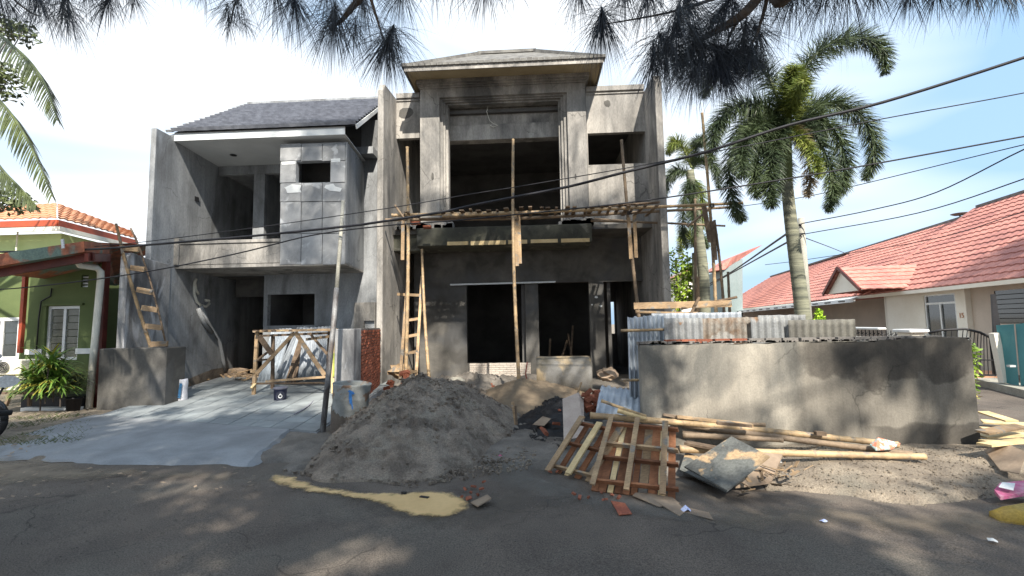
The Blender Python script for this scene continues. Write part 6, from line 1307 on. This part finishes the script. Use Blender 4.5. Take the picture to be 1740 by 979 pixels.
limb([P(700,-90,2.2),P(330,-120,2.4),P(200,-60,2.5),P(110,0,2.5),P(118,26,2.5)],.02,.004); limb([P(200,-60,2.5),P(60,-40,2.6),P(20,-10,2.7),P(50,20,2.6),P(70,28,2.6)],.012,.003); limb([P(330,-120,2.4),P(250,-50,2.5),P(190,0,2.5)],.01,.004)
limb([hub,P(1700,-160,1.8),P(1560,-60,2.4),P(1400,-30,2.4)],.04,.006); limb([P(1700,-160,1.8),P(1740,-60,2.4),P(1720,-20,2.5)],.02,.006)
for c in tops:
    if c.z>3.2 and random.random()<.5: pass
b.build('branches',bark,pt,smooth=True)
# ================= shading crowns behind the viewer =================
# unseen near-side street trees; crown foliage set along sun rays to shade chosen spots
def crownblob(target,t,r,n,vs,fs,s=.11):
    if n==760: s=.17
    c=V(target)+SUN*t
    leafcloud([(c+V((random.gauss(0,1)*r*.35,random.gauss(0,1)*r*.35,random.gauss(0,1)*r*.2)),V((r*random.uniform(.25,.5),)*3)) for _ in range(6)],n//6,s,vs,fs,.5)
    return c
def shade_tree(label,base,targets,name='street_tree'):
    t=thing(name,label,'tree',V(base)); vs=[];fs=[]; cs_=[]
    for (tg,tt,r,n) in targets: cs_.append(crownblob(tg,tt,r,n,vs,fs))
    top=sum(cs_,V((0,0,0)))/len(cs_); b=MB(); bz=V(base); b.tube([bz-V((0,0,.1)),bz.lerp(top,.5),top],[.24,.16,.05],10)
    for c in cs_[::4]: b.tube([bz.lerp(top,.6),bz.lerp(top,.6).lerp(c,.6)+V((0,0,.2)),c],[.06,.03,.012],5)
    b.build('trunk',bark,t,smooth=True); MB().add(vs,fs).build('crown',leafm,t)
random.seed(11)
A_=[]
for i in range(210):   # road and verge
    x=random.uniform(-9,8); y=random.uniform(.5,7.5)
    g_=V((x,y,0))
    if x>.8 and y>4.9: continue
    if (g_-V((2.2,3.6,0))).length<.55 or (g_-V((3.0,3.1,0))).length<.5 or (g_-V((2.0,4.6,0))).length<.5: continue
    A_.append(((x,y,0),random.uniform(8.5,11.5),1.1,760))
shade_tree('wide crowned street tree behind the viewer, right of the middle one',(3.5,-6.5,0),[a for a in A_ if a[0][0]>0])
shade_tree('wide crowned street tree behind the viewer, in the middle of the row',(-3.5,-6.8,0),[a for a in A_ if -5<a[0][0]<=0])
B_=[a for a in A_ if a[0][0]<=-5]
for i in range(50): B_.append(((random.uniform(-9.6,-4.2),random.uniform(8.5,10.8),random.uniform(0,5.2)),random.uniform(13,17),1.0,300))
for i in range(22): B_.append(((random.uniform(-13,-9),9.0,random.uniform(0,3)),random.uniform(12,14),.8,420))
shade_tree('street tree behind the viewer shading the left houses',(-9,-7.5,0),B_)
C_=[]
for i in range(9): C_.append(((random.uniform(-5.8,-4.5),10.5,random.uniform(2.8,5.8)),random.uniform(20,24),.9,170))
for (tg,r,n) in (((4.0,5.9,1.2),.45,420),((4.5,5.9,1.1),.5,420),((4.8,5.9,.8),.5,300),((4.9,5.9,1.2),.5,420),((4.7,5.9,.1),.5,300),((5.0,6.0,.5),.5,300),((2.7,5.9,.15),.4,220),((3.4,5.9,.1),.4,260),((1.5,5.9,1.1),.25,100),((3.9,5.9,.5),.3,100),((2.1,5.9,.1),.3,160)):
    C_.append((tg,random.uniform(10,12),r,n))
for i in range(30): C_.append(((random.uniform(-3.5,2.0),random.uniform(7,11),random.uniform(0,.9)),random.uniform(13,16),.9,300))
for i in range(12): C_.append(((random.uniform(-4,3.2),12.3,random.uniform(.3,7.8)),random.uniform(21,26),1.1,130))
for i in range(85): C_.append(((random.uniform(-3.6,3.3),12.4,random.uniform(2.3,4.6)),random.uniform(14,17),.55,260))  # extra foliage aimed at the porch to deepen its shade
for i in range(14): C_.append(((random.uniform(-6.3,-4),11,random.uniform(0,6.3)),random.uniform(15,18),.8,190))
shade_tree('taller street tree behind the viewer dappling the unfinished house',(.5,-9,0),C_)
D_=[]
for i in range(30): q=rq(random.uniform(-3,3.6),random.uniform(0,1.6),ze_+.6); D_.append(((q.x,q.y,q.z),random.uniform(12,15),.8,400))
for i in range(8): D_.append(((random.uniform(5.5,9),random.uniform(4,7),0),random.uniform(9,12),.8,200))
shade_tree('street tree behind the viewer at far right shading the end of the tiled roof',(12,-5,0),D_)
# ================= motorcycles at the left edge =================
plast=mat('black_gloss_plastic',(.02,.02,.022),(.03,.03,.032),4,rough=.25,spec=.6,bump=0,fineamt=.05); rub=mat('tyre_rubber',(.025,.025,.025),None,20,fineamt=.2)
def moto(base,ang,label,sc_=1.0):
    t=thing('motorcycle',label,'motorcycle',base); M_=Matrix.Rotation(ang,3,'Z'); T=lambda x,y,z:V(base)+M_@(V((x,y,z))*sc_)
    def tu(pts,r,name,m,n=8): w=MB(); w.tube([T(*p) for p in pts],r,n); return w.build(name,m,t,smooth=True)
    for xc in (0,-1.22):
        circ=[(xc+.27*math.cos(a),0,.29+.27*math.sin(a)) for a in [i*math.pi/14 for i in range(29)]]; w=tu(circ,.045*sc_,'wheel',rub,10)
        cr2=[(xc+.21*math.cos(a),0,.29+.21*math.sin(a)) for a in [i*math.pi/14 for i in range(29)]]; q=MB(); q.tube([T(*p) for p in cr2],.014*sc_,6)
        for k in range(8): a=k*math.pi/4; q.tube([T(xc,0,.29),T(xc+.21*math.cos(a),0,.29+.21*math.sin(a))],.009*sc_,4)
        q.tube([T(xc,-.08,.29),T(xc,.08,.29)],.03*sc_,8); q.build('rim',alum,w)
    for s in (-.07,.07): tu([(0,s,.29),(-.1,s,.6),(-.2,s*.8,.95)],.022*sc_,'fork',steelp)
    fe=MB(); 
    fe.tube([T(.30*math.cos(a),0,.31+.31*math.sin(a)) for a in [.3,.7,1.1,1.5,1.9,2.3,2.7]],.035*sc_,8); fe.build('mudguard',plast,t,smooth=True)
    b=MB(); prof=[(-.12,.52),(-.20,.92),(-.34,.98),(-.42,.60),(-.75,.62),(-1.15,.80),(-1.55,.86),(-1.45,.62),(-1.1,.46),(-.85,.30),(-.5,.28),(-.3,.38)]
    b.extr([T(x,-.12,z) for x,z in prof],M_@V((0,.24*sc_,0))); b.build('body_panel',plast,t,bevel=.02)
    b=MB(); b.extr([T(x,-.11,z) for x,z in ((-.5,.74),(-.95,.80),(-1.5,.88),(-1.5,.92),(-.95,.88),(-.5,.80))],M_@V((0,.22*sc_,0))); b.build('seat',rub,t,bevel=.02)
    tu([(-.22,-.34,1.0),(-.24,-.15,1.02),(-.22,0,.98),(-.24,.15,1.02),(-.22,.34,1.0)],.014*sc_,'handlebar',black)
    for s in (-1,1):
        tu([(-.22,.36*s,1.0),(-.22,.26*s,1.01)],.02*sc_,'grip',rub); tu([(-.22,.24*s,1.02),(-.2,.30*s,1.2)],.007*sc_,'mirror_stem',black)
        b=MB(); c=T(-.2,.31*s,1.24); b.extr([c+M_@V((0,.07*math.cos(a),.045*math.sin(a)))*sc_ for a in [i*.52 for i in range(12)]],M_@V((.02,0,0))); b.build('mirror',alum,t)
    b=MB(); b.lathe([(0,.06),(.05,.05),(.08,0),(.07,-.05)],(0,0,0),14); b.v=[tuple(T(-.1+v[2],v[0]*1.2,.86+v[1]*.8)) for v in b.v]; b.build('headlight',glass,t,smooth=True)
    tu([(-.5,-.14,.3),(-.9,-.16,.28),(-1.4,-.17,.36)],.035*sc_,'exhaust',alum); tu([(-.45,0,.3),(-1.22,0,.29)],.02,'swing_arm',black)
moto(V((P(3,760,6.6).x,6.6,.0))-V((.30,0,0)),math.radians(8),'black motorcycle cut by the left edge with only its front wheel in view')
moto(V((-2.95,3.05,.0)),math.radians(12),'dark motorcycle in the bottom left corner with only a mirror and mudguard in view') if False else None
g_=G(-10,985,0)
moto(V((g_.x-.35,g_.y-.02,0)),math.radians(-20),'dark motorcycle at the bottom left corner with only its front mudguard in view')
